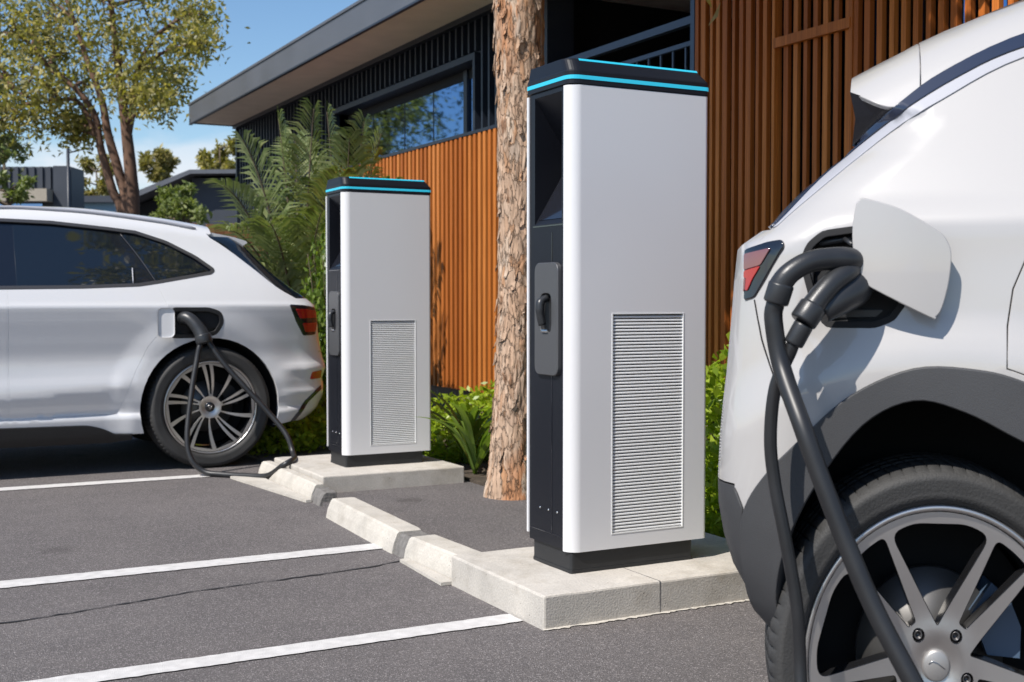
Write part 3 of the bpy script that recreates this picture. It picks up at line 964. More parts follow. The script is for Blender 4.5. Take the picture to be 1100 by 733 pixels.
c1 = make_charger('large white and black charger on the nearest plinth with cyan light strips')
c1.location = (2.080 + 0.2875, 3.503 + 0.15, 0.11)
c2 = copy_tree(c1)
c2['label'] = 'smaller, farther white and black charger between the far white car and the gum tree'
c2.location = (2.300 + 0.2875 * 0.915, 6.303 + 0.15 * 0.95, 0.111)
c2.scale = (0.915, 0.95, 0.918)
# ------------------------------------------------------------------ cars
def pchip(xs, ys):
    xs = np.array(xs, float); ys = np.array(ys, float)
    h = np.diff(xs); d = np.diff(ys) / h
    m = np.zeros(len(xs))
    for i in range(1, len(xs) - 1):
        if d[i - 1] * d[i] > 0:
            w1 = 2 * h[i] + h[i - 1]; w2 = h[i] + 2 * h[i - 1]
            m[i] = (w1 + w2) / (w1 / d[i - 1] + w2 / d[i])
    m[0] = d[0]; m[-1] = d[-1]
    def f(x):
        x = np.clip(x, xs[0], xs[-1])
        i = np.clip(np.searchsorted(xs, x) - 1, 0, len(h) - 1)
        t = (x - xs[i]) / h[i]
        t2 = t * t; t3 = t2 * t
        return (2 * t3 - 3 * t2 + 1) * ys[i] + (t3 - 2 * t2 + t) * h[i] * m[i] + (-2 * t3 + 3 * t2) * ys[i + 1] + (t3 - t2) * h[i] * m[i + 1]
    return f

def sstep(a, b, x):
    t = np.clip((x - a) / (b - a), 0, 1)
    return t * t * (3 - 2 * t)

class Shell:
    """closed smooth car surface; x runs to the tail, z up, y across"""
    def __init__(s, top, tail, nose, side, plan, ry=0.11, rz=0.09, rx=0.2, rn=0.3, crown=0.07, bow=0.05, bown=0.22, extra=None):
        s.top = pchip(*zip(*top)); s.tail = pchip(*zip(*tail)); s.nose = pchip(*zip(*nose))
        s.side = pchip(*zip(*side)); s.plan = pchip(*zip(*plan))
        s.ry, s.rz, s.rx, s.rn, s.crown, s.bow, s.bown = ry, rz, rx, rn, crown, bow, bown
        s.extra = extra
    def F(s, x, y, z):
        w = s.side(z) * s.plan(x)
        if s.extra is not None: w = w + s.extra(x, z)
        ya = np.abs(y)
        q1 = (ya - w) / s.ry + 1
        q2 = (z - s.top(x) + s.crown * ya * ya) / s.rz + 1
        q3 = (x - s.tail(z) + s.bow * ya * ya) / s.rx + 1
        q4 = (s.nose(z) - x + s.bown * ya * ya) / s.rn + 1
        q = [np.maximum(k, 0) for k in (q1, q2, q3, q4)]
        return np.sqrt(q[0] ** 2 + q[1] ** 2 + q[2] ** 2 + q[3] ** 2) - 1
    def _bis(s, fn, lo, hi):
        for _ in range(36):
            m = 0.5 * (lo + hi); g = fn(m) < 0
            lo = np.where(g, m, lo); hi = np.where(g, hi, m)
        return 0.5 * (lo + hi)
    def sy(s, x, z):
        x = np.asarray(x, float); z = np.asarray(z, float)
        return s._bis(lambda y: s.F(x, y, z), np.zeros_like(x), np.full_like(x, 1.3))
    def sz(s, x, y):
        x = np.asarray(x, float); y = np.asarray(y, float)
        return s._bis(lambda z: s.F(x, y, z), np.full_like(x, 0.6), np.full_like(x, 2.2))
    def st(s, y, z):
        y = np.asarray(y, float); z = np.asarray(z, float)
        return s._bis(lambda x: s.F(x, y, z), np.full_like(y, -0.6), np.full_like(y, 1.6))
    def sn(s, y, z):
        y = np.asarray(y, float); z = np.asarray(z, float)
        return s._bis(lambda x: s.F(-x, y, z), np.full_like(y, 1.5), np.full_like(y, 6.0)) * -1
    def nrm(s, P):
        e_ = 2e-3; x, y, z = P[:, 0], P[:, 1], P[:, 2]
        g = np.stack([s.F(x + e_, y, z) - s.F(x - e_, y, z), s.F(x, y + e_, z) - s.F(x, y - e_, z), s.F(x, y, z + e_) - s.F(x, y, z - e_)], 1)
        return g / (np.linalg.norm(g, axis=1, keepdims=True) + 1e-12)
    def map(s, which, sgn=1, off=0.0):
        def f(u, v):
            if which == 'side':
                P = np.stack([u, sgn * s.sy(u, v), v], 1)
            elif which == 'top': P = np.stack([u, v, s.sz(u, v)], 1)
            elif which == 'tail': P = np.stack([s.st(u, v), u, v], 1)
            else: P = np.stack([s.sn(u, v), u, v], 1)
            N = s.nrm(P)
            return P + N * off, N
        return f
    def steep(s, which, lim=0.8):
        def f(u, v):
            if len(u) == 0: return np.zeros(0, bool)
            P, N = s.map(which)(u, v)
            k = {'side': 1, 'top': 2, 'tail': 0, 'nose': 0}[which]
            return np.abs(N[:, k]) < lim
        return f

def arc(cx, cz, r, a0, a1, n=28):
    return [(cx + r * math.cos(R(a0 + (a1 - a0) * i / n)), cz + r * math.sin(R(a0 + (a1 - a0) * i / n))) for i in range(n + 1)]

def cup(sh, sgn, poly, depth, mat_, name, parent, floor_off=None):
    """well sunk into the side: walls and floor"""
    V = np.array(dens(poly, 0.012))
    P, N = sh.map('side', sgn)(V[:, 0], V[:, 1])
    n = len(V)
    d = np.array([0, -sgn * depth, 0])
    mb = MB()
    c = P.mean(axis=0)
    Q = P + d; Q[:, [0, 2]] = c[[0, 2]] + (Q[:, [0, 2]] - c[[0, 2]]) * 0.94
    vs = list(map(tuple, P)) + list(map(tuple, Q))
    mb.add(vs, [(i, (i + 1) % n, n + (i + 1) % n, n + i) for i in range(n)], 0, True)
    mb.add(list(map(tuple, Q)), [list(range(n))])
    return mb.build(name, mat_, parent), c

def make_wheel(name, parent, loc, side, Rt, Rr, width, style, near=False):
    """side = +1 when the outer face looks along local +y of the car"""
    w = empty(name, loc); w.parent = parent
    if side > 0: w.rotation_euler = (0, 0, R(180))
    # outer face looks along -y ; y = 0 is the rim face plane
    h = width; rs = Rt - Rr
    prof = [(Rr + 0.004, 0.012), (Rr + 0.006, -0.004), (Rr + rs * 0.18, -0.014), (Rr + rs * 0.34, -0.0185), (Rr + rs * 0.37, -0.0178), (Rr + rs * 0.40, -0.0190), (Rr + rs * 0.62, -0.016), (Rr + rs * 0.66, -0.0172), (Rr + rs * 0.80, -0.010), (Rr + rs * 0.90, 0.002), (Rr + rs * 0.965, 0.016), (Rt - 0.0015, 0.032),
            (Rt, 0.048)]
    gro = []
    for c in (0.30, 0.5, 0.70):
        a = 0.012 + h * c
        gro += [(Rt, a - 0.007), (Rt - 0.008, a - 0.005), (Rt - 0.008, a + 0.005), (Rt, a + 0.007)]
    prof += gro + [(Rt, h - 0.03), (Rt - 0.006, h), (Rr + rs * 0.5, h + 0.02), (Rr + 0.004, h)]
    nb = 84
    angs = [(2 * math.pi * (k + f_) / nb, c_) for k in range(nb) for f_, c_ in ((0.0, 0), (0.02, 1), (0.10, 1), (0.12, 0), (0.56, 0))]
    seg = len(angs)
    n = len(prof); vs = []; fs = []
    for k in range(seg):
        a, cut = angs[k]
        for i, (r, y) in enumerate(prof):
            rr = r
            if cut and r > Rr + rs * 0.93 and 0.0 < y < h - 0.02: rr = r - 0.005
            ph = 0.05 * max(0, y) / h * (1 if y > 0.02 else 0)
            vs.append((rr * math.cos(a + ph), y, rr * math.sin(a + ph)))
    for k in range(seg):
        k2 = (k + 1) % seg
        for i in range(n - 1): fs.append((k * n + i, k2 * n + i, k2 * n + i + 1, k * n + i + 1))
    tyre = MB().add(vs, fs, 0, True).build('tyre', M['tyre'], w)
    # rim : lip and barrel
    mb = MB().lathe([(Rr + 0.005, 0.012), (Rr + 0.006, 0.0), (Rr, -0.006), (Rr - 0.006, -0.005), (Rr - 0.008, 0.0)], 'y', 128, 0)
    mb.lathe([(Rr - 0.008, 0.0), (Rr - 0.014, 0.01), (Rr - 0.03, 0.03), (Rr - 0.036, h * 0.8), (Rr - 0.01, h)], 'y', 96, 1)
    rim = mb.build('rim', [M['rim'], M['rimdark']], w)
    # spoked face as one pierced disc
    RO = Rr - 0.007
    hub = 0.078
    def dish(r): return 0.004 + 0.030 * (1 - np.clip((r - 0.03) / (RO - 0.03), 0, 1)) ** 1.3 - 0.008 * np.exp(-((r - 0.06) / 0.03) ** 2)
    def fmap(u, v):
        r = np.sqrt(u * u + v * v)
        P = np.stack([u, dish(r), v], 1)
        e_ = 1e-3; dr = (dish(r + e_) - dish(r - e_)) / (2 * e_)
        N = np.stack([u / np.maximum(r, 1e-6) * dr, -np.ones_like(r), v / np.maximum(r, 1e-6) * dr], 1)
        return P, N / np.linalg.norm(N, axis=1, keepdims=True)
    holes = []
    def pol(r, a): return (r * math.cos(R(a)), r * math.sin(R(a)))
    if style == 'twin':
        sw = 0.0070 if near else 0.012                      # half spoke width
        for k in range(5):
            c = 54 + 72 * k                                  # axis of the pair
            da = 10.5
            # narrow gap inside a pair
            def edge(ang, off, r0, r1):                       # line parallel to a spoke axis
                ux, uy = math.cos(R(ang)), math.sin(R(ang)); nx, ny = -uy, ux
                return (ux * r0 + nx * off, uy * r0 + ny * off), (ux * r1 + nx * off, uy * r1 + ny * off)
            ro = RO - 0.022
            aL, bL = edge(c - da, sw, 0.094, ro); aR, bR = edge(c + da, -sw, 0.094, ro)
            mid = pol(0.118, c)
            holes.append(rounded([(*aL, 0.006), (*bL, 0.015), (*pol(ro + 0.001, c), 0.03), (*bR, 0.015), (*aR, 0.006)], 0.01, 4))
            # wide window to the next pair
            n_ = c + 72
            aL, bL = edge(c + da, sw, 0.088, ro); aR, bR = edge(n_ - da, -sw, 0.088, ro)
            m_ = c + 36
            tip = pol(0.074, m_)
            holes.append(rounded([(*tip, 0.008), (*bL, 0.03), (*pol(ro + 0.003, m_ - 12), 0.02), (*pol(ro + 0.003, m_ + 12), 0.02), (*bR, 0.03)], 0.01, 5))
            holes.append([(0.071 * math.cos(R(c)) + 0.0142 * math.cos(t_), 0.071 * math.sin(R(c)) + 0.0142 * math.sin(t_)) for t_ in np.linspace(0, 2 * math.pi, 14)[:-1]])
        lugs = [54 + 72 * k for k in range(5)]; lr = 0.071
    else:
        for k in range(5):
            b = 14 + 72 * k
            sw_ = lambda r: 9.0 * (r - 0.05) / (RO - 0.05)       # swirl
            def win(a0, a1, b0, b1, r0, r1):
                lo = [pol(r0 + (r1 - r0) * t_, b + sw_(r0 + (r1 - r0) * t_) + a0 + (b0 - a0) * t_) for t_ in np.linspace(0, 1, 7)]
                hi = [pol(r0 + (r1 - r0) * t_, b + sw_(r0 + (r1 - r0) * t_) + a1 + (b1 - a1) * t_) for t_ in np.linspace(1, 0, 7)]
                return [(*p, 0.004) for p in lo + hi]
            holes.append(rounded(win(-3.2, 3.2, -2.6, 2.6, 0.080, RO - 0.012), 0.004, 2))
            holes.append(rounded(win(9, 31, 7.5, 33.2, 0.070, RO - 0.016), 0.006, 3))
            holes.append(rounded(win(37, 62, 39.0, 64.8, 0.070, RO - 0.016), 0.006, 3))
        lugs = [32 + 72 * k for k in range(5)]; lr = 0.056
    face = patch([(RO * math.cos(t_), RO * math.sin(t_)) for t_ in np.linspace(0, 2 * math.pi, 97)[:-1]], holes, fmap, 0.0, 0.012 if near else 0.016, bstep=0.008 if near else 0.011)
    v, f, n_ = patch([(RO * math.cos(t_), RO * math.sin(t_)) for t_ in np.linspace(0, 2 * math.pi, 97)[:-1]], holes, fmap, 0.032, 0.03, bstep=0.008 if near else 0.011, cham=0.0016)
    rimf = [q for q in f if len(q) == 4]
    link_patch('spokes', [(*face, 0), (v, rimf, n_, 1)], [M['rim'], M['rimdark']], rim)
    # barrel floor, brake disc, caliper, hub
    MB().lathe([(0.0001, 0.10), (Rr * 0.56, 0.10), (Rr * 0.56, 0.122), (0.0001, 0.122)], 'y', 64).build('brake_disc', M['disc'], w)
    MB().lathe([(0.0001, 0.15), (Rr - 0.04, 0.15)], 'y', 48).build('back_plate', M['well'], w)
    mb = MB()
    ca = [pol(r_, a_) for r_, a_ in ((Rr * 0.42, 5), (Rr * 0.66, 2), (Rr * 0.70, 18), (Rr * 0.70, 34), (Rr * 0.66, 48), (Rr * 0.42, 45))]
    mb.prism(ca, 'y', 0.075, 0.14)
    mb.build('caliper', M['caliper'] if style == 'twin' else M['blackpl'], w)
    yh = float(dish(np.array([0.03]))[0])
    mb = MB().lathe([(0.0001, yh - 0.007), (0.026, yh - 0.007), (0.030, yh - 0.004), (0.0312, yh + 0.01)], 'y', 40)
    cap = mb.build('hub_cap', M['capmetal'] if style == 'twin' else M['rimdark'], rim)
    if style == 'twin':
        MB().tube([(-0.018, yh - 0.0075, 0.004), (-0.010, yh - 0.0078, 0.010), (0.002, yh - 0.0078, 0.006), (0.018, yh - 0.0075, -0.004)], 0.0011, 6).build('emblem', M['chrome'], cap)
    else:
        e2 = MB()
        for p_, q_ in (((-0.013, 0.010), (0, -0.013)), ((0.013, 0.010), (0, -0.013)), ((-0.013, 0.010), (0.013, 0.010))):
            e2.tube([(p_[0], yh - 0.0078, p_[1]), (q_[0], yh - 0.0078, q_[1])], 0.0018, 6)
        e2.build('emblem', M['rim'], cap)
    for a_ in lugs:
        p_ = pol(lr, a_)
        yy = float(dish(np.array([lr]))[0])
        mb = MB().lathe([(0.0001, yy + 0.012), (0.005, yy + 0.012), (0.0065, yy + 0.004), (0.009, yy + 0.003), (0.0095, yy + 0.03)], 'y', 12)
        l_ = mb.build('lug_nut', M['greytrim'] if style == 'twin' else M['rimdark'], rim)
        l_.location = (p_[0], 0, p_[1])
    return w

def build_car(name, label, sh, spec, rz, loc):
    """shared body builder; spec holds the panel outlines in side view"""
    car = empty(name, loc, rz, label, 'car')
    paint = spec['paint']
    wb, Ra, hz = spec['wheelbase'], spec['arch'], spec['hub_z']
    zb = spec['sill']
    vis = spec['visible']                     # side seen in the photo
    ztop = spec['ztop']                       # side / roof seam height
    xs = np.linspace(spec['x_front'], spec['x_rear'], 90)
    xrear = spec['xrear']                     # list (z, x) seam between side and tail
    zr_f = pchip(*zip(*xrear))
    # outline of the whole side
    zt_f = pchip(*zip(*ztop))
    xnose = spec['xnose']
    def side_outline(door_cut=None):
        pts = []
        # along the top from nose to tail
        for x in np.linspace(xnose[-1][1], zr_f(np.array([spec['ztail']]))[0], 90): pts.append((x, float(zt_f(np.array([x]))[0])))
        # down the tail
        for z in np.linspace(pts[-1][1], spec['tail_bottom'], 36)[1:]: pts.append((float(zr_f(np.array([z]))[0]), z))
        # bottom from tail to rear arch
        pts += spec['bottom_rear']
        if 'arch_path' in spec: pts += spec['arch_path']
        else:
            a0 = math.degrees(math.asin((pts[-1][1] - hz) / Ra))
            pts += arc(0, hz, Ra, a0, 180 - math.degrees(math.asin((zb - hz) / Ra)))
        a1 = math.degrees(math.asin((zb - hz) / Ra))
        pts += arc(-wb, hz, Ra, a1, 180 - math.degrees(math.asin((spec['front_bottom'] - hz) / Ra)))
        # nose
        nz = [p for p in xnose]
        pts += [(x, z) for z, x in nz][0:-1]
        return pts
    out = side_outline()
    for s in (1, -1):
        v_ = (s == vis)
        step = 0.024 if v_ else 0.07
        holes = [h for h in spec['body_holes']] + ([spec['port']] if v_ else []) + spec['door_polys']
        pa = patch(out, holes, sh.map('side', s), 0.02, step, sh.steep('side'), bstep=(0.012 if spec['near'] else 0.02) if v_ else 0.04, cham=0.0015)
        link_patch('body_side', [(*pa, 0)], paint, car)
        for (nm, poly) in spec['doors']:
            pa = patch(poly, [h for h in spec['door_holes'].get(nm, [])], sh.map('side', s), 0.02, step, None, bstep=0.02 if v_ else 0.04, cham=0.0015)
            link_patch(nm, [(*pa, 0)], paint, car)
        for (nm, poly, m, off, th) in spec['panels']:
            pa = patch(poly, [], sh.map('side', s, off), th, step, sh.steep('side'), bstep=0.01 if (v_ and spec['near']) else 0.02, cham=min(0.003, th * 0.4))
            link_patch(nm, [(*pa, 0)], m, car)
        # dark liner under the skin closes the panel gaps
        pa = patch([(x, z) for x, z in spec['liner']], [], sh.map('side', s, -0.022), 0, 0.09, None, bstep=0.06)
        link_patch('liner', [(*pa, 0)], M['gap'], car)
        for wx in (0, -wb):
            mb = MB(); n = 24; vs = []; fs = []
            yo = float(sh.sy(np.array([wx]), np.array([hz + Ra]))[0]) - 0.004
            ap = [(x, z) for x, z in spec.get('arch_path', [])]
            if ap and wx == 0:
                cx_, cz_ = 0.0, 0.45
                pth = [(cx_ + (x - cx_) * 1.005, z + 0.002) for x, z in ap]; n = len(pth) - 1
            else: pth = [(wx + (Ra + 0.004) * math.cos(R(-20 + 220 * i / n)), hz + (Ra + 0.004) * math.sin(R(-20 + 220 * i / n))) for i in range(n + 1)]
            for (x, z) in pth:
                yb_ = float(sh.sy(np.array([x]), np.array([z]))[0]) - 0.004
                for yy in (min(yo, yb_), yo - 0.34): vs.append((x, s * yy, z))
            for i in range(n): fs.append((2 * i, 2 * i + 1, 2 * i + 3, 2 * i + 2))
            mb.add(vs, fs, 0, True)
            mb.add([vs[2 * i + 1] for i in range(n + 1)], [list(range(n + 1))])
            mb.build('wheel_liner', M['well'], car)
    # top : hood, windscreen, roof between the seams
    st_ = spec.get('roof_shell', sh)
    def top_poly(xa, xb, inset=0.0, n=40):
        X = np.linspace(xa, xb, n); Y = st_.sy(X, zt_f(X)) - inset
        return [(x, y) for x, y in zip(X, Y)] + [(x, -y) for x, y in zip(X[::-1], Y[::-1])]
    xh, xw = spec['cowl'], spec['screen_top']
    xe = spec['roof_end']
    link_patch('roof', [(*patch(top_poly(xw + 0.004, xe), [], st_.map('top'), 0.02, 0.07, st_.steep('top'), bstep=0.03), 0)], paint, car)
    if 'spoiler' in spec:
        link_patch('spoiler', [(*patch(top_poly(*spec['spoiler']), [], st_.map('top'), 0.007, 0.05, st_.steep('top'), bstep=0.012, cham=0.003), 0)], paint, car)
    link_patch('windscreen', [(*patch(top_poly(xh + 0.004, xw - 0.004), [], sh.map('top', 1, -0.003), 0.02, 0.07, sh.steep('top'), bstep=0.04), 0)], M['glass'], car)
    link_patch('hood', [(*patch(top_poly(xnose[-1][1], xh - 0.004), [], sh.map('top'), 0.02, 0.07, sh.steep('top'), bstep=0.04), 0)], paint, car)
    # tail and nose
    def end_poly(z0, z1, seam, inset=0.0, n=26):
        Z = np.linspace(z0, z1, n); X = seam(Z); Y = np.maximum(sh.sy(X, Z) - inset, 0.1)
        return [(y, z) for y, z in zip(Y, Z)] + [(-y, z) for y, z in zip(Y[::-1], Z[::-1])]
    for (nm, za, zc, m, off) in spec['tail_parts']:
        link_patch(nm, [(*patch(end_poly(za, zc, zr_f), [], sh.map('tail', 1, off), 0.02, 0.06, sh.steep('tail'), bstep=0.03), 0)], m, car)
    nz_f = pchip(*zip(*xnose))
    for (nm, za, zc, m, off) in spec['nose_parts']:
        link_patch(nm, [(*patch(end_poly(za, zc, nz_f), [], sh.map('nose', 1, off), 0.02, 0.08, sh.steep('nose'), bstep=0.05), 0)], m, car)
    # floor
    MB().box(-wb - 0.3, -0.60, zb + 0.06, 0.12, 0.60, zb + 0.14).build('floor', M['well'], car)
    # wheels
    Rt, Rr, ww = spec['tyre'], spec['rim'], spec['tyre_w']
    for s in (1, -1):
        for wx in (0, -wb):
            w = make_wheel('wheel', car, (wx + spec.get('wheel_dx', 0.0), s * spec['track'], hz), s, Rt, Rr, ww, spec['style'], near=(s == vis and wx == 0 and spec['near']))
            if 'wheel_yaw' in spec:                       # steered wheels
                w.rotation_euler.z += spec['wheel_yaw'] * (1 if wx == 0 else -1)
                w.scale = (spec['wheel_squeeze'], 1, 1)
    return car
# ------------------------------------------------------------------ the far white car
def flare_a(x, z):
    r = np.sqrt(x * x + (z - 0.375) ** 2)
    r2 = np.sqrt((x + 2.85) ** 2 + (z - 0.375) ** 2)
    e_ = 0.020 * sstep(0.64, 0.47, r) + 0.020 * sstep(0.64, 0.47, r2)
    # creased edges on the rear bumper
    t = sstep(0.40, 0.56, x)
    e_ = e_ + t * (0.014 * np.exp(-((z - 0.60) / 0.035) ** 2) + 0.012 * np.exp(-((z - 0.44) / 0.03) ** 2))
    # door crease rising to the wheel arch
    zc = 0.455 + 0.058 * sstep(-1.35, -0.42, x)
    m = sstep(-0.45, -0.56, x) * sstep(-2.5, -2.2, x)
    d = z - zc
    e_ = e_ + m * np.where(d > 0, 0.016 * np.exp(-(d / 0.10) ** 2), 0.016 + 0.20 * np.maximum(d, -0.13))
    return e_
shA = Shell(
    top=[(-3.75, 0.72), (-3.6, 0.88), (-3.3, 0.98), (-2.8, 1.06), (-2.45, 1.11), (-2.1, 1.33), (-1.75, 1.52), (-1.3, 1.615), (-0.8, 1.625), (-0.3, 1.585), (0.1, 1.525), (0.35, 1.47), (0.8, 1.40)],
    tail=[(0.2, 0.54), (0.28, 0.69), (0.36, 0.775), (0.44, 0.805), (0.52, 0.795), (0.60, 0.817), (0.66, 0.802), (0.80, 0.770), (0.98, 0.745), (1.05, 0.680), (1.12, 0.585), (1.25, 0.435), (1.38, 0.318), (1.50, 0.22), (1.7, 0.1)],
    nose=[(0.2, -3.62), (0.4, -3.74), (0.6, -3.77), (0.8, -3.72), (1.0, -3.5), (1.6, -3.3)],
    side=[(0.18, 0.855), (0.235, 0.886), (0.30, 0.902), (0.328, 0.907), (0.345, 0.903), (0.36, 0.893), (0.44, 0.906), (0.53, 0.914), (0.60, 0.908), (0.68, 0.904), (0.80, 0.920), (0.95, 0.945), (0.995, 0.950), (1.02, 0.938), (1.12, 0.890), (1.2, 0.848), (1.35, 0.765), (1.50, 0.690), (1.62, 0.63)],
    plan=[(-3.8, 0.90), (-3.2, 0.965), (-2.4, 1.0), (-0.4, 1.0), (0.3, 0.985), (0.8, 0.94)],
    ry=0.10, rz=0.085, rx=0.17, rn=0.35, crown=0.08, bow=0.055, bown=0.28, extra=flare_a)
dlo = [(-2.30, 1.115, 0.02), (-2.0, 1.30, 0.1), (-1.70, 1.445, 0.1), (-1.188, 1.503), (-0.89, 1.496), (-0.58, 1.468), (-0.409, 1.449), (-0.229, 1.390, 0.03), (-0.061, 1.300, 0.03), (0.040, 1.222, 0.012), (0.020, 1.205), (-0.314, 1.145), (-0.423, 1.128), (-0.741, 1.115), (-1.194, 1.108)]
dloR = rounded(dlo)
glass1 = rounded([(-1.10, 1.480), (-0.89, 1.474), (-0.585, 1.449, 0.02), (-0.507, 1.33), (-0.438, 1.233, 0.01), (-0.447, 1.142, 0.01), (-0.741, 1.130), (-1.10, 1.124)], 0.006)
glass2 = rounded([(-0.480, 1.438, 0.01), (-0.338, 1.414), (-0.201, 1.362), (-0.079, 1.288), (-0.008, 1.225, 0.012), (-0.147, 1.192), (-0.31, 1.160, 0.006)], 0.0)
glass3 = rounded([(-2.20, 1.135, 0.02), (-1.95, 1.30, 0.05), (-1.66, 1.425, 0.08), (-1.21, 1.482, 0.01), (-1.21, 1.125, 0.01)], 0.0)
dr_edge = [(-0.314, 1.143), (-0.29, 1.08), (-0.262, 1.0), (-0.262, 0.93), (-0.29, 0.86), (-0.372, 0.76), (-0.45, 0.605), (-0.555, 0.356)]
g = 0.0035
door_r = [(-1.155, 1.104), (-0.741, 1.111), (-0.423, 1.123), (-0.318, 1.139)] + [(x - g, z) for x, z in dr_edge[1:-1]] + [(-0.555 - g, 0.358), (-1.155, 0.348)]
door_f = [(-2.28, 1.105), (-1.155 - 2 * g, 1.103), (-1.155 - 2 * g, 0.348), (-2.18, 0.345), (-2.30, 0.55), (-2.32, 0.9)]
portA = rounded([(-0.238, 0.978), (-0.02, 0.978), (0.05, 0.955), (0.062, 0.90), (0.025, 0.835), (-0.066, 0.818), (-0.238, 0.818)], 0.022, 4)
ring = lambda poly, k, c: [(c[0] + (x - c[0]) * k, c[1] + (z - c[1]) * k) for x, z in poly]
def grow(poly, d):
    n = len(poly); out = []
    A = sum(poly[i][0] * poly[(i + 1) % n][1] - poly[(i + 1) % n][0] * poly[i][1] for i in range(n))
    sg = 1 if A > 0 else -1
    for i in range(n):
        a = Vector(poly[i - 1]); b = Vector(poly[(i + 1) % n]); t = (b - a)
        if t.length < 1e-9: out.append(poly[i]); continue
        t.normalize(); out.append((poly[i][0] + sg * t.y * d, poly[i][1] - sg * t.x * d))
    return out
xrearA = [(0.24, 0.45), (0.30, 0.61), (0.36, 0.69), (0.44, 0.727), (0.60, 0.738), (0.80, 0.693), (0.98, 0.66), (1.05, 0.545), (1.10, 0.455), (1.236, 0.293), (1.369, 0.130), (1.44, 0.025), (1.52, -0.10)]
specA = dict(
    paint=M['paint_a'], wheelbase=2.85, arch=0.43, hub_z=0.375, sill=0.235, visible=-1, near=False, style='turbine',
    ztop=[(-3.75, 0.66), (-3.6, 0.79), (-3.3, 0.89), (-2.8, 0.99), (-2.45, 1.04), (-2.1, 1.25), (-1.75, 1.44), (-1.3, 1.55), (-0.8, 1.56), (-0.3, 1.515), (-0.05, 1.478), (0.1, 1.440), (0.3, 1.38)],
    x_front=-3.6, x_rear=0.6, xrear=xrearA, ztail=1.44, tail_bottom=0.262,
    bottom_rear=[(0.425, 0.247), (0.40, 0.245)], front_bottom=0.25,
    xnose=[(0.25, -3.45), (0.4, -3.52), (0.6, -3.56), (0.70, -3.54)],
    body_holes=[dloR], door_polys=[], doors=[], door_holes={},
    port=portA,
    panels=[('window_trim', dloR, M['gloss'], -0.014, 0.01), ('side_window', glass1, M['glass'], -0.0095, 0.004), ('quarter_window', glass2, M['glass'], -0.0095, 0.004), ('side_window', glass3, M['glass'], -0.0095, 0.004),
            ('tail_lamp', rounded([(0.50, 1.005, 0.01), (0.60, 1.000), (0.685, 0.985), (0.705, 0.90), (0.690, 0.815, 0.01), (0.60, 0.810, 0.01), (0.545, 0.902)], 0.006), M['gloss'], 0.004, 0.012),
            ('sill_trim', rounded([(-2.40, 0.296, 0.02), (-1.2, 0.302), (-0.725, 0.296, 0.04), (-0.640, 0.272, 0.04), (-0.575, 0.238, 0.01), (-0.475, 0.236), (-0.475, 0.205), (-0.60, 0.188), (-1.2, 0.19), (-2.40, 0.20)], 0.0), M['blackpl'], 0.010, 0.024),
            ('diffuser', rounded([(0.515, 0.262), (0.620, 0.392), (0.69, 0.455), (0.735, 0.48), (0.735, 0.458), (0.70, 0.435), (0.645, 0.385), (0.55, 0.268)], 0.0), M['gloss'], 0.004, 0.012)],
    liner=[(-3.3, 0.7), (-3.2, 0.9), (-2.3, 1.06), (0.45, 1.06), (0.55, 0.9), (0.55, 0.6), (0.50, 0.5), (0.46, 0.42), (0.33, 0.72), (0.1, 0.86), (-0.1, 0.86), (-0.33, 0.72), (-0.45, 0.5), (-0.49, 0.26), (-2.3, 0.26), (-2.40, 0.5), (-2.6, 0.8), (-2.85, 0.87), (-3.1, 0.8), (-3.3, 0.55)],
    cowl=-2.45, screen_top=-1.62, roof_end=0.06,
    tail_parts=[('rear_bumper', 0.262, 0.70, M['paint_a'], 0), ('tailgate', 0.704, 1.045, M['paint_a'], 0), ('rear_window', 1.05, 1.437, M['glass'], -0.002)],
    nose_parts=[('front_bumper', 0.26, 0.70, M['blackpl'], 0)],
    tyre=0.378, rim=0.284, tyre_w=0.235, track=0.905)
# doors are separate skins: cut their outline out of the body side
specA['door_polys'] = [grow(door_r, 0.0), grow(door_f, 0.0)]
specA['doors'] = [('rear_door', grow(door_r, -0.003)), ('front_door', grow(door_f, -0.003))]
HA = (1.850, 7.44)
carA = build_car('parked_car', 'white hatchback parked farther away beyond the small charger, cable plugged into its rear quarter', shA, specA, 0, (HA[0], HA[1] + 0.905, 0))
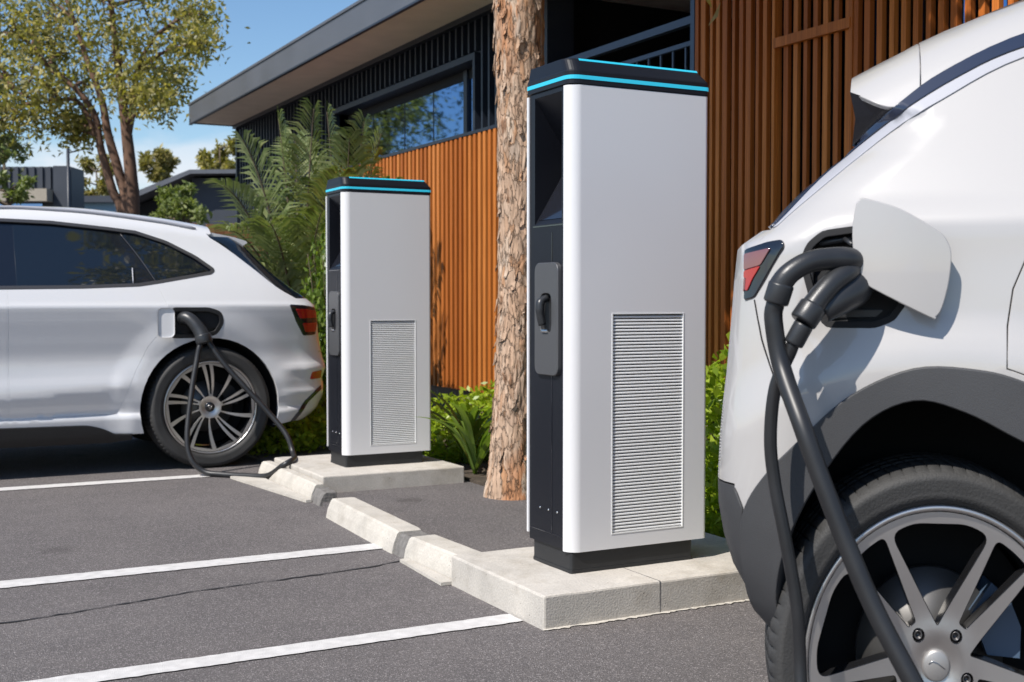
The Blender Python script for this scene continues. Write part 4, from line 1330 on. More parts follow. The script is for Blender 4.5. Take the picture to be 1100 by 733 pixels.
# trim strip round the windows, roof rail, spoiler, lamps
def side_line(sh, sgn, pts, off=0.004, n=8):
    q = smooth_path([(x, 0, z) for x, z in pts], n)
    X = np.array([p.x for p in q]); Z = np.array([p.z for p in q])
    P, N = sh.map('side', sgn)(X, Z)
    return [Vector(a) + Vector(b) * off for a, b in zip(P, N)]
for s in (-1, 1):
    tr = patch(grow(dloR, 0.010), [grow(dloR, -0.007)], shA.map('side', s, 0.003), 0.008, 0.05, bstep=0.03, cham=0.002)
    link_patch('window_surround', [(*tr, 0)], M['greytrim'], carA)
    ln = side_line(shA, s, [(-1.9, 1.405), (-1.3, 1.563), (-0.8, 1.572), (-0.3, 1.524), (-0.03, 1.480)], 0.006)
    MB().tube(ln, [0.004] + [0.011] * (len(ln) - 2) + [0.003], 8).build('roof_rail', M['silvertrim'], carA)
    # window pillar seams
    for a in ([(-0.495, 1.441), (-0.40, 1.30), (-0.315, 1.147)],):
        MB().tube(side_line(shA, s, a, -0.0085), 0.0028, 6).build('pillar_seam', M['greytrim'], carA)
    MB().tube(side_line(shA, s, [(-0.447, 1.232), (-0.452, 1.14)], -0.006, 4), 0.0035, 6).build('pillar_seam', M['silvertrim'], carA)
    lp = [k for k in kids(carA) if k.name.startswith('tail_lamp')][0 if s == 1 else 1]
    for poly in ([(0.540, 0.978), (0.62, 0.974), (0.688, 0.966), (0.698, 0.922), (0.570, 0.920)], [(0.590, 0.888), (0.700, 0.890), (0.690, 0.834), (0.612, 0.832)]):
        link_patch('lamp_lens', [(*patch(rounded(poly, 0.006, 3), [], shA.map('side', s, 0.007), 0.006, 0.02, bstep=0.01, cham=0.0015), 0)], M['redlit'], lp)
    link_patch('reflector', [(*patch(rounded([(0.662, 0.572), (0.735, 0.582), (0.738, 0.530), (0.648, 0.526)], 0.006, 3), [], shA.map('side', s, 0.004), 0.01, 0.02, bstep=0.012, cham=0.001), 0)], M['red'], carA)
# rear spoiler
mb = MB()
Ys = np.linspace(-0.66, 0.66, 15)
vs = []; fs = []
for y in Ys:
    b_ = 0.05 * y * y; dz = 0.055 * y * y
    k = 1.0 if abs(y) < 0.6 else 0.86
    for (x, z) in ((-0.02, 1.512), (0.10, 1.495), (0.24, 1.470), (0.315, 1.448), (0.325, 1.436), (0.30, 1.420), (0.17, 1.408), (-0.02, 1.45)):
        vs.append((x - b_, y, z - dz - 0.01))
for i in range(14):
    for k in range(8): fs.append((i * 8 + k, i * 8 + (k + 1) % 8, (i + 1) * 8 + (k + 1) % 8, (i + 1) * 8 + k))
mb.add(vs, fs, 0, True); mb.add(vs[:8], [list(range(8))[::-1]]); mb.add(vs[-8:], [list(range(8))])
mb.build('spoiler', M['paint_a'], carA)
# charge port well and opened flap
pw, pc = cup(shA, -1, portA, 0.05, M['blackpl'], 'charge_port', carA)
yA = -float(shA.sy(np.array([-0.09]), np.array([0.9]))[0])
for dx, dz, r_ in ((-0.165, 0.0, 0.022), (0.0, 0.0, 0.032)):
    s_ = MB().lathe([(0.0001, -0.004), (r_ * 0.6, -0.004), (r_ * 0.62, -0.02), (r_, -0.022), (r_ * 1.05, 0.0)], 'y', 24).build('socket', M['plug'], pw)
    s_.location = (pc[0] + dx * 0.5 + 0.03, yA + 0.045, 0.895 + dz)
rg = patch(grow(portA, 0.012), [grow(portA, -0.010)], shA.map('side', -1, 0.002), 0.01, 0.04, bstep=0.015, cham=0.002)
link_patch('port_seal', [(*rg, 0)], M['blackpl'], pw)
fl = rounded([(0, 0.0), (0.095, 0.0), (0.095, 0.172), (0.0, 0.172)], 0.03, 5)
fo = link_patch('charge_flap', [(*patch(fl, [], plane_map((0, 0, 0), (1, 0, 0), (0, 0, 1)), 0.008, 0.05, bstep=0.03, cham=0.002), 0)], M['paint_a'], carA)
fo.location = (-0.236, yA - 0.030, 0.815); fo.rotation_euler = (0, 0, R(180 - 5))

# ------------------------------------------------------------------ the near white car
def flare_b(x, z):
    r = np.sqrt(x * x + (z - 0.375) ** 2); r2 = np.sqrt((x + 2.7) ** 2 + (z - 0.375) ** 2)
    e_ = 0.020 * sstep(0.66, 0.555, r) + 0.02 * sstep(0.66, 0.555, r2)
    # shoulder line
    zc = 1.19 + 0.03 * sstep(0.0, -0.6, x) - 0.03 * sstep(0.2, 0.4, x)
    d = z - zc
    e_ = e_ + 0.010 * np.where(d > 0, np.exp(-(d / 0.03) ** 2), np.exp(-(d / 0.05) ** 2))
    return e_
shB = Shell(
    top=[(-3.7, 0.80), (-3.45, 0.98), (-3.1, 1.08), (-2.6, 1.15), (-2.3, 1.18), (-1.9, 1.42), (-1.4, 1.66), (-0.8, 1.745), (-0.4, 1.715), (-0.17, 1.668), (0.0, 1.606), (0.11, 1.552), (0.17, 1.520), (0.5, 1.35)],
    tail=[(0.32, 0.22), (0.365, 0.290), (0.414, 0.340), (0.48, 0.395), (0.565, 0.432), (0.67, 0.448), (0.79, 0.444), (0.912, 0.432), (1.05, 0.421), (1.14, 0.414), (1.187, 0.360), (1.229, 0.318), (1.30, 0.236), (1.333, 0.198), (1.37, 0.176), (1.385, 0.178), (1.41, 0.235), (1.45, 0.34), (1.6, 0.55)],
    nose=[(0.2, -3.45), (0.4, -3.58), (0.7, -3.60), (0.9, -3.54), (1.1, -3.3), (1.6, -3.1)],
    side=[(0.3, 0.80), (0.40, 0.835), (0.55, 0.852), (0.75, 0.862), (0.95, 0.868), (1.10, 0.862), (1.18, 0.850), (1.25, 0.820), (1.40, 0.745), (1.50, 0.70), (1.66, 0.62)],
    plan=[(-3.7, 0.90), (-3.0, 0.97), (-2.2, 1.0), (-0.2, 1.0), (0.1, 0.992), (0.5, 0.955)],
    ry=0.13, rz=0.10, rx=0.14, rn=0.35, crown=0.05, bow=0.03, bown=0.28, extra=flare_b)
shB2 = Shell.__new__(Shell); shB2.__dict__.update(shB.__dict__); shB2.tail = pchip([0.2, 2.0], [0.62, 0.62])   # roof runs straight on into the spoiler
portB = rounded([(0.265, 1.118), (0.252, 1.148), (0.228, 1.168), (0.172, 1.175), (0.125, 1.168), (0.096, 1.122), (0.086, 1.042), (0.106, 1.012), (0.136, 1.0), (0.22, 1.0), (0.243, 1.035)], 0.008, 2)
xrearB = [(0.35, 0.225), (0.375, 0.252), (0.414, 0.284), (0.48, 0.340), (0.565, 0.376), (0.67, 0.390), (0.79, 0.386), (0.912, 0.376), (1.05, 0.366), (1.14, 0.358), (1.187, 0.322), (1.229, 0.290), (1.333, 0.197), (1.412, 0.100), (1.477, 0.014), (1.55, -0.14)]
lampB = rounded([(0.374, 1.141), (0.33, 1.153), (0.305, 1.156, 0.006), (0.300, 1.148, 0.006), (0.355, 1.052, 0.006), (0.374, 1.047)], 0.003, 3)
aO = smooth_path([(x, 0, z) for x, z in [(0.345, 0.44), (0.359, 0.498), (0.368, 0.584), (0.360, 0.654), (0.320, 0.724), (0.254, 0.798), (0.173, 0.873), (0.069, 0.922), (-0.033, 0.922), (-0.11, 0.903), (-0.21, 0.855), (-0.32, 0.775), (-0.43, 0.655), (-0.505, 0.50), (-0.53, 0.34)]], 5)
aI = smooth_path([(x, 0, z) for x, z in [(0.272, 0.358), (0.293, 0.425), (0.304, 0.505), (0.286, 0.605), (0.237, 0.710), (0.156, 0.823), (0.069, 0.870), (-0.018, 0.852), (-0.112, 0.804), (-0.22, 0.755), (-0.32, 0.665), (-0.41, 0.545), (-0.455, 0.42), (-0.465, 0.305)]], 5)
aO = [(p.x, p.z) for p in aO]; aI = [(p.x, p.z) for p in aI]
archB = aO + aI[::-1]
archF = arc(-2.7, 0.375, 0.545, -4, 184, 36) + arc(-2.7, 0.375, 0.488, 184, -4, 36)
nU = [(0.330, 1.187), (0.299, 1.229), (0.205, 1.333), (0.106, 1.412), (0.020, 1.477), (-0.136, 1.55)]
nL = [(0.322, 1.187), (0.299, 1.211), (0.215, 1.306), (0.107, 1.389), (-0.007, 1.463), (-0.133, 1.520)]
lL = [(0.315, 1.187), (0.271, 1.228), (0.133, 1.346), (0.023, 1.418), (-0.131, 1.499)]
def sm2(p, n=5): return [(q.x, q.z) for q in smooth_path([(x, 0, z) for x, z in p], n)]
fwdU = [(-0.40, 1.61), (-0.8, 1.63), (-1.4, 1.56)]
fwdL = [(-0.40, 1.585), (-0.8, 1.606), (-1.4, 1.535)]
fwdM = [(-0.40, 1.565), (-0.8, 1.588), (-1.4, 1.515)]
navyB = sm2([(x - 0.004, z - 0.003) for x, z in nU] + fwdU) + sm2(nL + fwdL)[::-1]
lavB = sm2([(x, z - 0.004) for x, z in nL] + fwdL) + sm2(lL + fwdM)[::-1]
door_b = [(-0.98, 1.19), (-0.145, 1.19), (-0.118, 1.13), (-0.093, 1.066), (-0.084, 1.0), (-0.083, 0.925), (-0.19, 0.885), (-0.42, 0.74), (-0.54, 0.62), (-0.56, 0.46), (-0.98, 0.46)]
specB = dict(
    paint=M['paint_b'], wheelbase=2.7, arch=0.488, hub_z=0.367, sill=0.30, visible=1, near=True, style='twin',
    ztop=[(-3.7, 0.74), (-3.45, 0.90), (-3.1, 1.01), (-2.6, 1.09), (-2.3, 1.12), (-1.9, 1.33), (-1.4, 1.56), (-0.8, 1.63), (-0.4, 1.61), (-0.136, 1.55), (0.020, 1.477), (0.106, 1.412), (0.184, 1.450)],
    x_front=-3.4, x_rear=0.4, xrear=xrearB, ztail=1.412, tail_bottom=0.372,
    bottom_rear=[(0.275, 0.362)], arch_path=aI, front_bottom=0.32,
    xnose=[(0.32, -3.25), (0.45, -3.30), (0.7, -3.34), (0.80, -3.33)],
    body_holes=[rounded([(-1.75, 1.20), (-1.5, 1.38), (-1.0, 1.48), (-0.45, 1.475), (-0.30, 1.40), (-0.22, 1.23)], 0.04)], door_polys=[], doors=[], door_holes={},
    port=portB,
    panels=[('side_window', rounded([(-1.76, 1.195), (-1.51, 1.385), (-1.0, 1.487), (-0.44, 1.482), (-0.29, 1.40), (-0.21, 1.225)], 0.04), M['glass'], -0.006, 0.006),
            ('tail_lamp', lampB, M['gloss'], 0.004, 0.014),
            ('roof_trim', navyB, M['navytrim'], 0.005, 0.006), ('roof_side_trim', lavB, M['silvertrim'], 0.003, 0.003),
            ('arch_cladding', archB, M['clad'], 0.014, 0.03), ('arch_cladding', archF, M['clad'], 0.010, 0.03),
            ('bumper_cladding', [(0.388, 0.684), (0.3735, 0.650), (0.3735, 0.585), (0.364, 0.50), (0.340, 0.44), (0.278, 0.368), (0.276, 0.380), (0.335, 0.46), (0.374, 0.565), (0.388, 0.64)], M['clad'], 0.005, 0.014),
            ('sill_trim', rounded([(-2.18, 0.46), (-0.53, 0.46), (-0.50, 0.30), (-2.21, 0.30)], 0.02), M['clad'], 0.008, 0.02)],
    liner=[(-3.1, 0.8), (-3.0, 0.98), (-2.3, 1.12), (0.22, 1.12), (0.30, 1.0), (0.31, 0.82), (0.16, 0.90), (0, 0.93), (-0.2, 0.85), (-0.42, 0.68), (-0.52, 0.4), (-2.1, 0.4), (-2.3, 0.75), (-2.7, 0.9), (-3.0, 0.8)],
    cowl=-2.3, screen_top=-1.5, roof_end=0.056, spoiler=(0.060, 0.184), roof_shell=shB2,
    tail_parts=[('bumper_cladding', 0.372, 0.69, M['clad'], 0), ('tailgate', 0.694, 1.18, M['paint_b'], 0), ('rear_window', 1.191, 1.375, M['glass'], -0.002)],
    nose_parts=[('front_bumper', 0.33, 0.80, M['blackpl'], 0)],
    tyre=0.380, rim=0.302, tyre_w=0.20, track=0.815, wheel_dx=0.016, wheel_yaw=R(8), wheel_squeeze=0.80)
specB['door_polys'] = [grow(door_b, 0.0)]
specB['doors'] = [('rear_door', grow(door_b, -0.0048))]
TH = 106.5
azm = R(27.96 + TH)
headv = Vector((math.sin(azm), math.cos(azm), 0)); nrmv = Vector((math.sin(azm + math.pi / 2), math.cos(azm + math.pi / 2), 0))
HB = Vector((1.7717, 1.6005, 0))
locB = HB - nrmv * 0.76
rzB = math.atan2(-headv.y, -headv.x)
carB = build_car('parked_car', 'white crossover in the right foreground with grey wheel arch cladding and its charge flap open', shB, specB, rzB, locB)

MB().box(0.0, -0.60, 1.362, 0.150, 0.60, 1.45, bev=0.01).build('spoiler_base', M['gloss'], carB)
for s in (1, -1):
    yb_ = float(shB.sy(np.array([0.105]), np.array([1.408]))[0])
    yc_ = float(shB.sy(np.array([0.17]), np.array([1.352]))[0])
    ya_ = float(shB.sy(np.array([0.180]), np.array([1.446]))[0])
    A_, B_, C_ = Vector((0.186, s * (ya_ + 0.004), 1.448)), Vector((0.104, s * (yb_ + 0.003), 1.408)), Vector((0.182, s * (yc_ - 0.015), 1.352))
    D_ = Vector((0.176, s * (ya_ - 0.02), 1.40))
    inn = Vector((-0.02, -s * 0.05, 0.0))
    P4 = [A_, B_, C_, D_]
    MB().add(P4 + [p + inn for p in P4], [(0, 1, 2, 3), (7, 6, 5, 4), (0, 4, 5, 1), (1, 5, 6, 2), (2, 6, 7, 3), (3, 7, 4, 0)]).build('window_fin', M['gloss'], carB)
    lp = [k for k in kids(carB) if k.name.startswith('tail_lamp')][0 if s == 1 else 1]
    for nm, poly, m in (('lamp_lens', [(0.373, 1.133), (0.323, 1.142), (0.341, 1.112), (0.373, 1.104)], M['pinklens']), ('lamp_lens', [(0.373, 1.101), (0.342, 1.109), (0.356, 1.086), (0.366, 1.064), (0.370, 1.064), (0.368, 1.088), (0.373, 1.088)], M['redlit']), ('lamp_lens', [(0.373, 1.086), (0.3705, 1.086), (0.372, 1.064), (0.374, 1.062)], M['pinklens'])):
        link_patch(nm, [(*patch(rounded(poly, 0.003, 2), [], shB.map('side', s, 0.0065), 0.006, 0.012, bstep=0.006, cham=0.001), 0)], m, lp)
    # seams
    for pts in ([(0.355, 1.046), (0.345, 0.998), (0.334, 0.955), (0.30, 0.87), (0.255, 0.80)],):
        MB().tube(side_line(shB, s, pts, 0.0004), 0.0016, 6).build('bumper_seam', M['gap'], carB)
# ------------------------------------------------------------------ open flap, port and charging cables
pw, pc = cup(shB, 1, portB, 0.065, M['blackpl'], 'charge_port', carB)
rg = patch(grow(portB, 0.0045), [grow(portB, -0.006)], shB.map('side', 1, 0.001), 0.01, 0.02, bstep=0.008, cham=0.0015)
link_patch('port_seal', [(*rg, 0)], M['gap'], pw)
# ledges and hinge pieces inside the well
MB().tube([(0.235, 0.835, 1.150), (0.185, 0.832, 1.158), (0.13, 0.832, 1.150)], 0.006, 8).tube([(0.19, 0.845, 1.157), (0.175, 0.87, 1.145)], 0.0045, 8).box(0.12, 0.815, 1.012, 0.225, 0.838, 1.030, bev=0.003).box(0.245, 0.815, 1.06, 0.258, 0.84, 1.12, bev=0.003).build('inner_ledge', M['plug'], pw)
sk = MB().lathe([(0.0001, 0.03), (0.034, 0.03), (0.035, 0.0), (0.045, -0.002), (0.047, 0.03)], 'y', 32).build('socket', M['plug'], pw)
sk.location = (0.165, 0.80, 1.085); sk.rotation_euler = (0, 0, R(180))
fl = [(0.179, 0.965, 1.215), (0.173, 0.963, 1.222), (0.165, 0.959, 1.223), (0.109, 0.935, 1.205), (0.046, 0.908, 1.167), (0.029, 0.901, 1.148), (0.022, 0.898, 1.123), (0.026, 0.9, 1.076), (0.036, 0.904, 1.034), (0.046, 0.909, 1.018), (0.055, 0.912, 1.018), (0.151, 0.954, 1.068), (0.165, 0.96, 1.082), (0.178, 0.965, 1.113), (0.184, 0.968, 1.142), (0.184, 0.968, 1.18)]
q2 = [(p.x, p.z) for p in smooth_path([(a, 0, c) for a, b, c in fl + fl[:1]], 4)][:-1]
def flap_map(u, v):
    t = (u - 0.02) / 0.164
    y = 0.900 + 0.016 * t + 0.006 * np.sin(np.clip(t, 0, 1) * math.pi) - 0.25 * (v - 1.12) ** 2
    P = np.stack([u - 0.011, y, v], 1)
    N = np.stack([-np.full_like(u, 0.09) - 0.11 * np.cos(np.clip(t, 0, 1) * math.pi), np.ones_like(u), 0.5 * (v - 1.12)], 1)
    return P, N / np.linalg.norm(N, axis=1, keepdims=True)
link_patch('charge_flap', [(*patch(q2, [], flap_map, 0.010, 0.02, bstep=0.01, cham=0.0022), 0)], M['paint_b'], carB)
MB().tube(smooth_path([(0.075, 0.85, 1.10), (0.066, 0.872, 1.10), (0.060, 0.880, 1.10)], 4), 0.007, 8).build('flap_hinge', M['blackpl'], carB)

def world_of(car, pts):
    pts = [(p[0] - 0.014 * min(1.0, max(0.0, (p[1] - 0.86) / 0.08)), 0.868 + (p[1] - 0.868) * 0.78 if 0.868 < p[1] < 1.02 and p[2] > 0.3 else p[1], p[2]) for p in pts]
    mw = Matrix.Translation(car.location) @ Matrix.Rotation(car.rotation_euler.z, 4, 'Z')
    return [mw @ Vector(p) for p in pts]

def make_cable(label, strands, handles, collars, group, seg=18):
    o0 = strands[0][0][0]
    base = Vector((o0.x, o0.y, 0))
    e_ = empty('charging_cable', base, 0, label, 'cable', group)
    sub = lambda P: [p - base for p in P]
    mb = MB()
    for P, r_ in strands: mb.tube(sub(smooth_path(P, 12)), r_, seg)
    c = mb.build('cable', M['rubber'], e_)
    mb = MB()
    for P, rs in handles:
        S = smooth_path(P, 6); rr = np.interp(np.linspace(0, 1, len(S)), np.linspace(0, 1, len(rs)), rs)
        mb.tube(sub(S), list(rr), 20)
    h = mb.build('connector', M['plug'], e_)
    mb = MB()
    for a, b, r_ in collars:
        a, b = a - base, b - base; d = b - a
        mb.tube([a, a + d * 0.06, a + d * 0.12, b - d * 0.12, b - d * 0.05, b], [r_ * 0.86, r_ * 0.97, r_, r_, r_ * 0.97, r_ * 0.84], 24)
    mb.build('strain_relief', M['plug'], h)
    return e_

# near car: two-armed connector
H1 = world_of(carB, [(0.165, 0.80, 1.09), (0.170, 0.87, 1.108), (0.195, 0.930, 1.117), (0.23, 0.960, 1.118), (0.263, 0.985, 1.112), (0.291, 1.0, 1.095), (0.307, 1.003, 1.076), (0.314, 1.0, 1.056)])
H2 = world_of(carB, [(0.165, 0.80, 1.08), (0.172, 0.87, 1.106), (0.196, 0.935, 1.096), (0.222, 0.97, 1.076), (0.246, 0.99, 1.047), (0.262, 1.0, 1.022)])
BODY = world_of(carB, [(0.165, 0.80, 1.085), (0.170, 0.86, 1.083), (0.185, 0.91, 1.065), (0.215, 0.95, 1.045), (0.243, 0.975, 1.022)])
C1 = world_of(carB, [(0.314, 1.0, 1.062), (0.318, 1.0, 1.04), (0.321, 1.0, 1.01), (0.306, 1.012, 0.930), (0.268, 1.035, 0.835), (0.238, 1.05, 0.755), (0.192, 1.065, 0.640), (0.145, 1.08, 0.535), (0.087, 1.10, 0.43), (0.02, 1.12, 0.31), (-0.05, 1.15, 0.16), (-0.12, 1.22, 0.05), (-0.18, 1.36, 0.022), (-0.10, 1.52, 0.022), (0.08, 1.53, 0.022)])
C2 = world_of(carB, [(0.268, 1.0, 1.005), (0.284, 1.0, 0.977), (0.292, 0.998, 0.955), (0.318, 0.985, 0.89), (0.326, 0.98, 0.80), (0.318, 0.98, 0.72), (0.298, 0.985, 0.62), (0.277, 0.99, 0.50), (0.270, 0.995, 0.382), (0.262, 1.01, 0.25), (0.25, 1.06, 0.11), (0.235, 1.14, 0.03), (0.22, 1.26, 0.016), (0.19, 1.42, 0.018), (0.09, 1.53, 0.02)])
make_cable('thick black charging cable hanging from the open flap of the right foreground car', [(C1, 0.0163), (C2, 0.0115)],
           [(H1, [0.026, 0.026, 0.0225, 0.0200, 0.0190, 0.0190, 0.0200, 0.0215]), (H2, [0.020, 0.020, 0.0195, 0.0195, 0.020, 0.022]), (BODY, [0.038, 0.038, 0.034, 0.028, 0.020])],
           [(H1[-2], C1[1], 0.0225), (H2[-2] * 0.6 + H2[-1] * 0.4, H2[-1] * 1.6 - H2[-2] * 0.6, 0.0245), (C2[0], C2[1] * 0.6 + C2[2] * 0.4, 0.0175)], 'charging cables plugged into cars')

# far car: single loop lying on the ground
V3 = Vector
c_in = V3((1.72, 7.47, 0.905))
Hh = [c_in, V3((1.680, 7.41, 0.925)), V3((1.698, 7.375, 0.927)), V3((1.730, 7.345, 0.895)), V3((1.760, 7.32, 0.845)), V3((1.775, 7.30, 0.800))]
loop = [V3((1.765, 7.30, 0.80)), V3((1.745, 7.29, 0.75)), V3((1.728, 7.28, 0.68)), V3((1.686, 7.24, 0.496)), V3((1.640, 7.17, 0.23)), V3((1.655, 7.13, 0.10)), V3((1.72, 7.09, 0.03)), V3((1.80, 7.02, 0.018)), V3((1.905, 6.90, 0.018)), V3((2.00, 6.76, 0.03)), V3((2.045, 6.62, 0.10)), V3((2.10, 6.63, 0.125)), V3((2.165, 6.78, 0.118)), V3((2.215, 6.95, 0.118)), V3((2.197, 7.02, 0.225)), V3((2.119, 7.10, 0.35)), V3((1.984, 7.18, 0.518)), V3((1.877, 7.24, 0.658)), V3((1.812, 7.285, 0.765)), V3((1.785, 7.30, 0.81))]
make_cable('black charging cable looping from the far white car to the ground beside the plinth', [(loop, 0.0165)], [(Hh, [0.04, 0.04, 0.038, 0.039, 0.043, 0.045])], [(V3((1.768, 7.307, 0.828)), V3((1.780, 7.297, 0.775)), 0.050)], 'charging cables plugged into cars', 14)
# ------------------------------------------------------------------ plants
def leaf_arrays(C, size, rng, aspect=0.42, droop=0.0, fold=0.12, up=None):
    n = len(C)
    d = rng.normal(size=(n, 3)); d[:, 2] -= droop
    d /= np.linalg.norm(d, axis=1, keepdims=True)
    r_ = rng.normal(size=(n, 3))
    if up is not None: r_ = r_ + up * np.array([0, 0, 1.0]) if False else r_
    w = np.cross(d, r_); w /= np.linalg.norm(w, axis=1, keepdims=True) + 1e-9
    nn = np.cross(d, w)
    L_ = (np.asarray(size) * rng.uniform(0.65, 1.25, n))[:, None]
    W_ = L_ * aspect * 0.5
    a = C; t = C + d * L_
    m = C + d * L_ * 0.48
    l = m + w * W_ + nn * L_ * fold; r2 = m - w * W_ + nn * L_ * fold
    V = np.stack([a, l, t, r2], 1).reshape(-1, 3)
    return V

def quads_mesh(name, V, m, extra=None, parent=None):
    n = len(V) // 4
    me = bpy.data.meshes.new(name)
    me.vertices.add(len(V)); me.vertices.foreach_set('co', np.ascontiguousarray(V, dtype=np.float32).ravel())
    F = np.arange(n * 4, dtype=np.int32)
    me.loops.add(n * 4); me.loops.foreach_set('vertex_index', F)
    me.polygons.add(n); me.polygons.foreach_set('loop_start', np.arange(0, n * 4, 4, dtype=np.int32)); me.polygons.foreach_set('loop_total', np.full(n, 4, dtype=np.int32))
    me.materials.append(m); me.update(calc_edges=True)
    o = bpy.data.objects.new(name, me); COL.objects.link(o)
    if parent: o.parent = parent
    return o

def clumps(centers, radii, per, sub, sig, rng):
    out = []
    for c, r_ in zip(centers, radii):
        for _ in range(sub):
            d = rng.normal(size=3); d /= np.linalg.norm(d)
            p = np.array(c) + d * r_ * rng.uniform(0.35, 1.0) ** 0.6
            k = rng.poisson(per)
            out.append(p + rng.normal(size=(k, 3)) * sig * np.array([1, 1, 0.8]))
    return np.concatenate(out)

# ---- the rough-barked gum between the chargers
m, nt, b = new_mat('gum_bark')
tcn = nt.nodes.new('ShaderNodeTexCoord')
mpn = nt.nodes.new('ShaderNodeMapping'); mpn.inputs['Scale'].default_value = (1, 1, 0.28)
nt.links.new(tcn.outputs['Object'], mpn.inputs['Vector']); v = mpn.outputs['Vector']
n0 = tex(nt, 'ShaderNodeTexNoise', v, Scale=7.0, Detail=8.0, Roughness=0.65)
wv = nt.nodes.new('ShaderNodeVectorMath'); wv.operation = 'ADD'
ws = nt.nodes.new('ShaderNodeVectorMath'); ws.operation = 'SCALE'; ws.inputs['Scale'].default_value = 0.16
nt.links.new(n0.outputs['Color'], ws.inputs[0]); nt.links.new(v, wv.inputs[0]); nt.links.new(ws.outputs[0], wv.inputs[1])
vo = tex(nt, 'ShaderNodeTexVoronoi', wv.outputs[0], Scale=34.0, feature='DISTANCE_TO_EDGE')
cell = tex(nt, 'ShaderNodeTexVoronoi', wv.outputs[0], Scale=34.0)
sc_ = nt.nodes.new('ShaderNodeSeparateColor'); nt.links.new(cell.outputs['Color'], sc_.inputs['Color'])
plate = ramp(nt, sc_.outputs['Red'], [(0.0, (0.40, 0.285, 0.205)), (0.35, (0.47, 0.355, 0.27)), (0.65, (0.52, 0.415, 0.33)), (0.86, (0.42, 0.25, 0.145)), (1.0, (0.47, 0.40, 0.34))])
n1 = tex(nt, 'ShaderNodeTexNoise', v, Scale=3.2, Detail=6.0)
plate = mix(nt, ramp(nt, n1.outputs['Fac'], [(0.53, (0, 0, 0)), (0.58, (1, 1, 1))]), plate, (0.43, 0.225, 0.12))
n3 = tex(nt, 'ShaderNodeTexNoise', v, Scale=6.5, Detail=7.0, Roughness=0.6)
plate = mix(nt, ramp(nt, n3.outputs['Fac'], [(0.55, (0, 0, 0)), (0.59, (1, 1, 1))]), plate, (0.56, 0.475, 0.395))
n4 = tex(nt, 'ShaderNodeTexNoise', v, Scale=11.0, Detail=7.0, Roughness=0.7)
plate = mix(nt, ramp(nt, n4.outputs['Fac'], [(0.60, (0, 0, 0)), (0.64, (1, 1, 1))]), plate, (0.24, 0.14, 0.085))
n2 = tex(nt, 'ShaderNodeTexNoise', v, Scale=60.0, Detail=6.0)
plate = mix(nt, 1.0, plate, ramp(nt, n2.outputs['Fac'], [(0.3, (0.74, 0.74, 0.74)), (0.7, (1.14, 1.14, 1.14))]), 'MULTIPLY')
crackf = ramp(nt, vo.outputs['Distance'], [(0.0, (0, 0, 0)), (0.055, (1, 1, 1))])
col = mix(nt, crackf, mix(nt, 0.34, plate, (0.16, 0.09, 0.055)), plate)
col = mix(nt, 1.0, col, (1.0, 0.90, 0.81), 'MULTIPLY')
nt.links.new(col, b.inputs['Base Color']); b.inputs['Roughness'].default_value = 0.9
bpn = nt.nodes.new('ShaderNodeBump'); bpn.inputs['Strength'].default_value = 0.9; bpn.inputs['Distance'].default_value = 0.012
nt.links.new(crackf, bpn.inputs['Height'])
bp2 = nt.nodes.new('ShaderNodeBump'); bp2.inputs['Strength'].default_value = 0.7; bp2.inputs['Distance'].default_value = 0.006
nt.links.new(n2.outputs['Fac'], bp2.inputs['Height']); nt.links.new(bpn.outputs['Normal'], bp2.inputs['Normal'])
nt.links.new(bp2.outputs['Normal'], b.inputs['Normal'])
M['gumbark'] = m

gt = empty('gum_tree', (2.93, 5.53, PAD), 0, 'gum tree with thick flaking tan bark standing between the two chargers', 'tree')
SEG, ROWS = 150, 300
zz_ = np.linspace(-0.05, 3.2, ROWS)
cx_ = np.interp(zz_, [0, 0.7, 1.4, 1.8, 2.6, 3.2], [0.0, 0.03, 0.048, 0.052, 0.045, 0.06])
rr_ = np.interp(zz_, [-0.05, 0.0, 0.15, 0.5, 1.4, 1.8, 2.6, 3.2], [0.158, 0.145, 0.124, 0.112, 0.107, 0.112, 0.137, 0.135])
vs = []; fs = []
for i in range(ROWS):
    z = float(zz_[i])
    for k in range(SEG):
        a = 2 * math.pi * k / SEG
        c, s_ = math.cos(a), math.sin(a)
        p = Vector((c * 0.12, s_ * 0.12, z * 0.24))
        wob = noise.noise(p * 6) * 0.012 + 0.010 * max(0.0, noise.noise(Vector((c * 0.12, s_ * 0.12, z * 0.9)) * 9)) ** 1.0
        q_ = p + Vector((noise.noise(p * 9), noise.noise(p * 9 + Vector((3, 1, 0))), noise.noise(p * 9 + Vector((0, 5, 2))))) * 0.03
        dd, pp = noise.voronoi(q_ * 22, distance_metric='DISTANCE')
        ed = dd[1] - dd[0]
        h_ = min(1.0, ed / 0.16)
        cellh = noise.cell(pp[0] * 9.7)
        lvl = 0.007 * h_ * (0.35 + 0.65 * abs(cellh)) + 0.004 * noise.noise(p * 60)
        r_ = float(rr_[i]) + wob + lvl - 0.006
        vs.append((float(cx_[i]) + r_ * c, r_ * s_, z))
for i in range(ROWS - 1):
    for k in range(SEG):
        k2 = (k + 1) % SEG
        fs.append((i * SEG + k, i * SEG + k2, (i + 1) * SEG + k2, (i + 1) * SEG + k))
mb = MB().add(vs, fs, 0, True)
rb = random.Random(77)
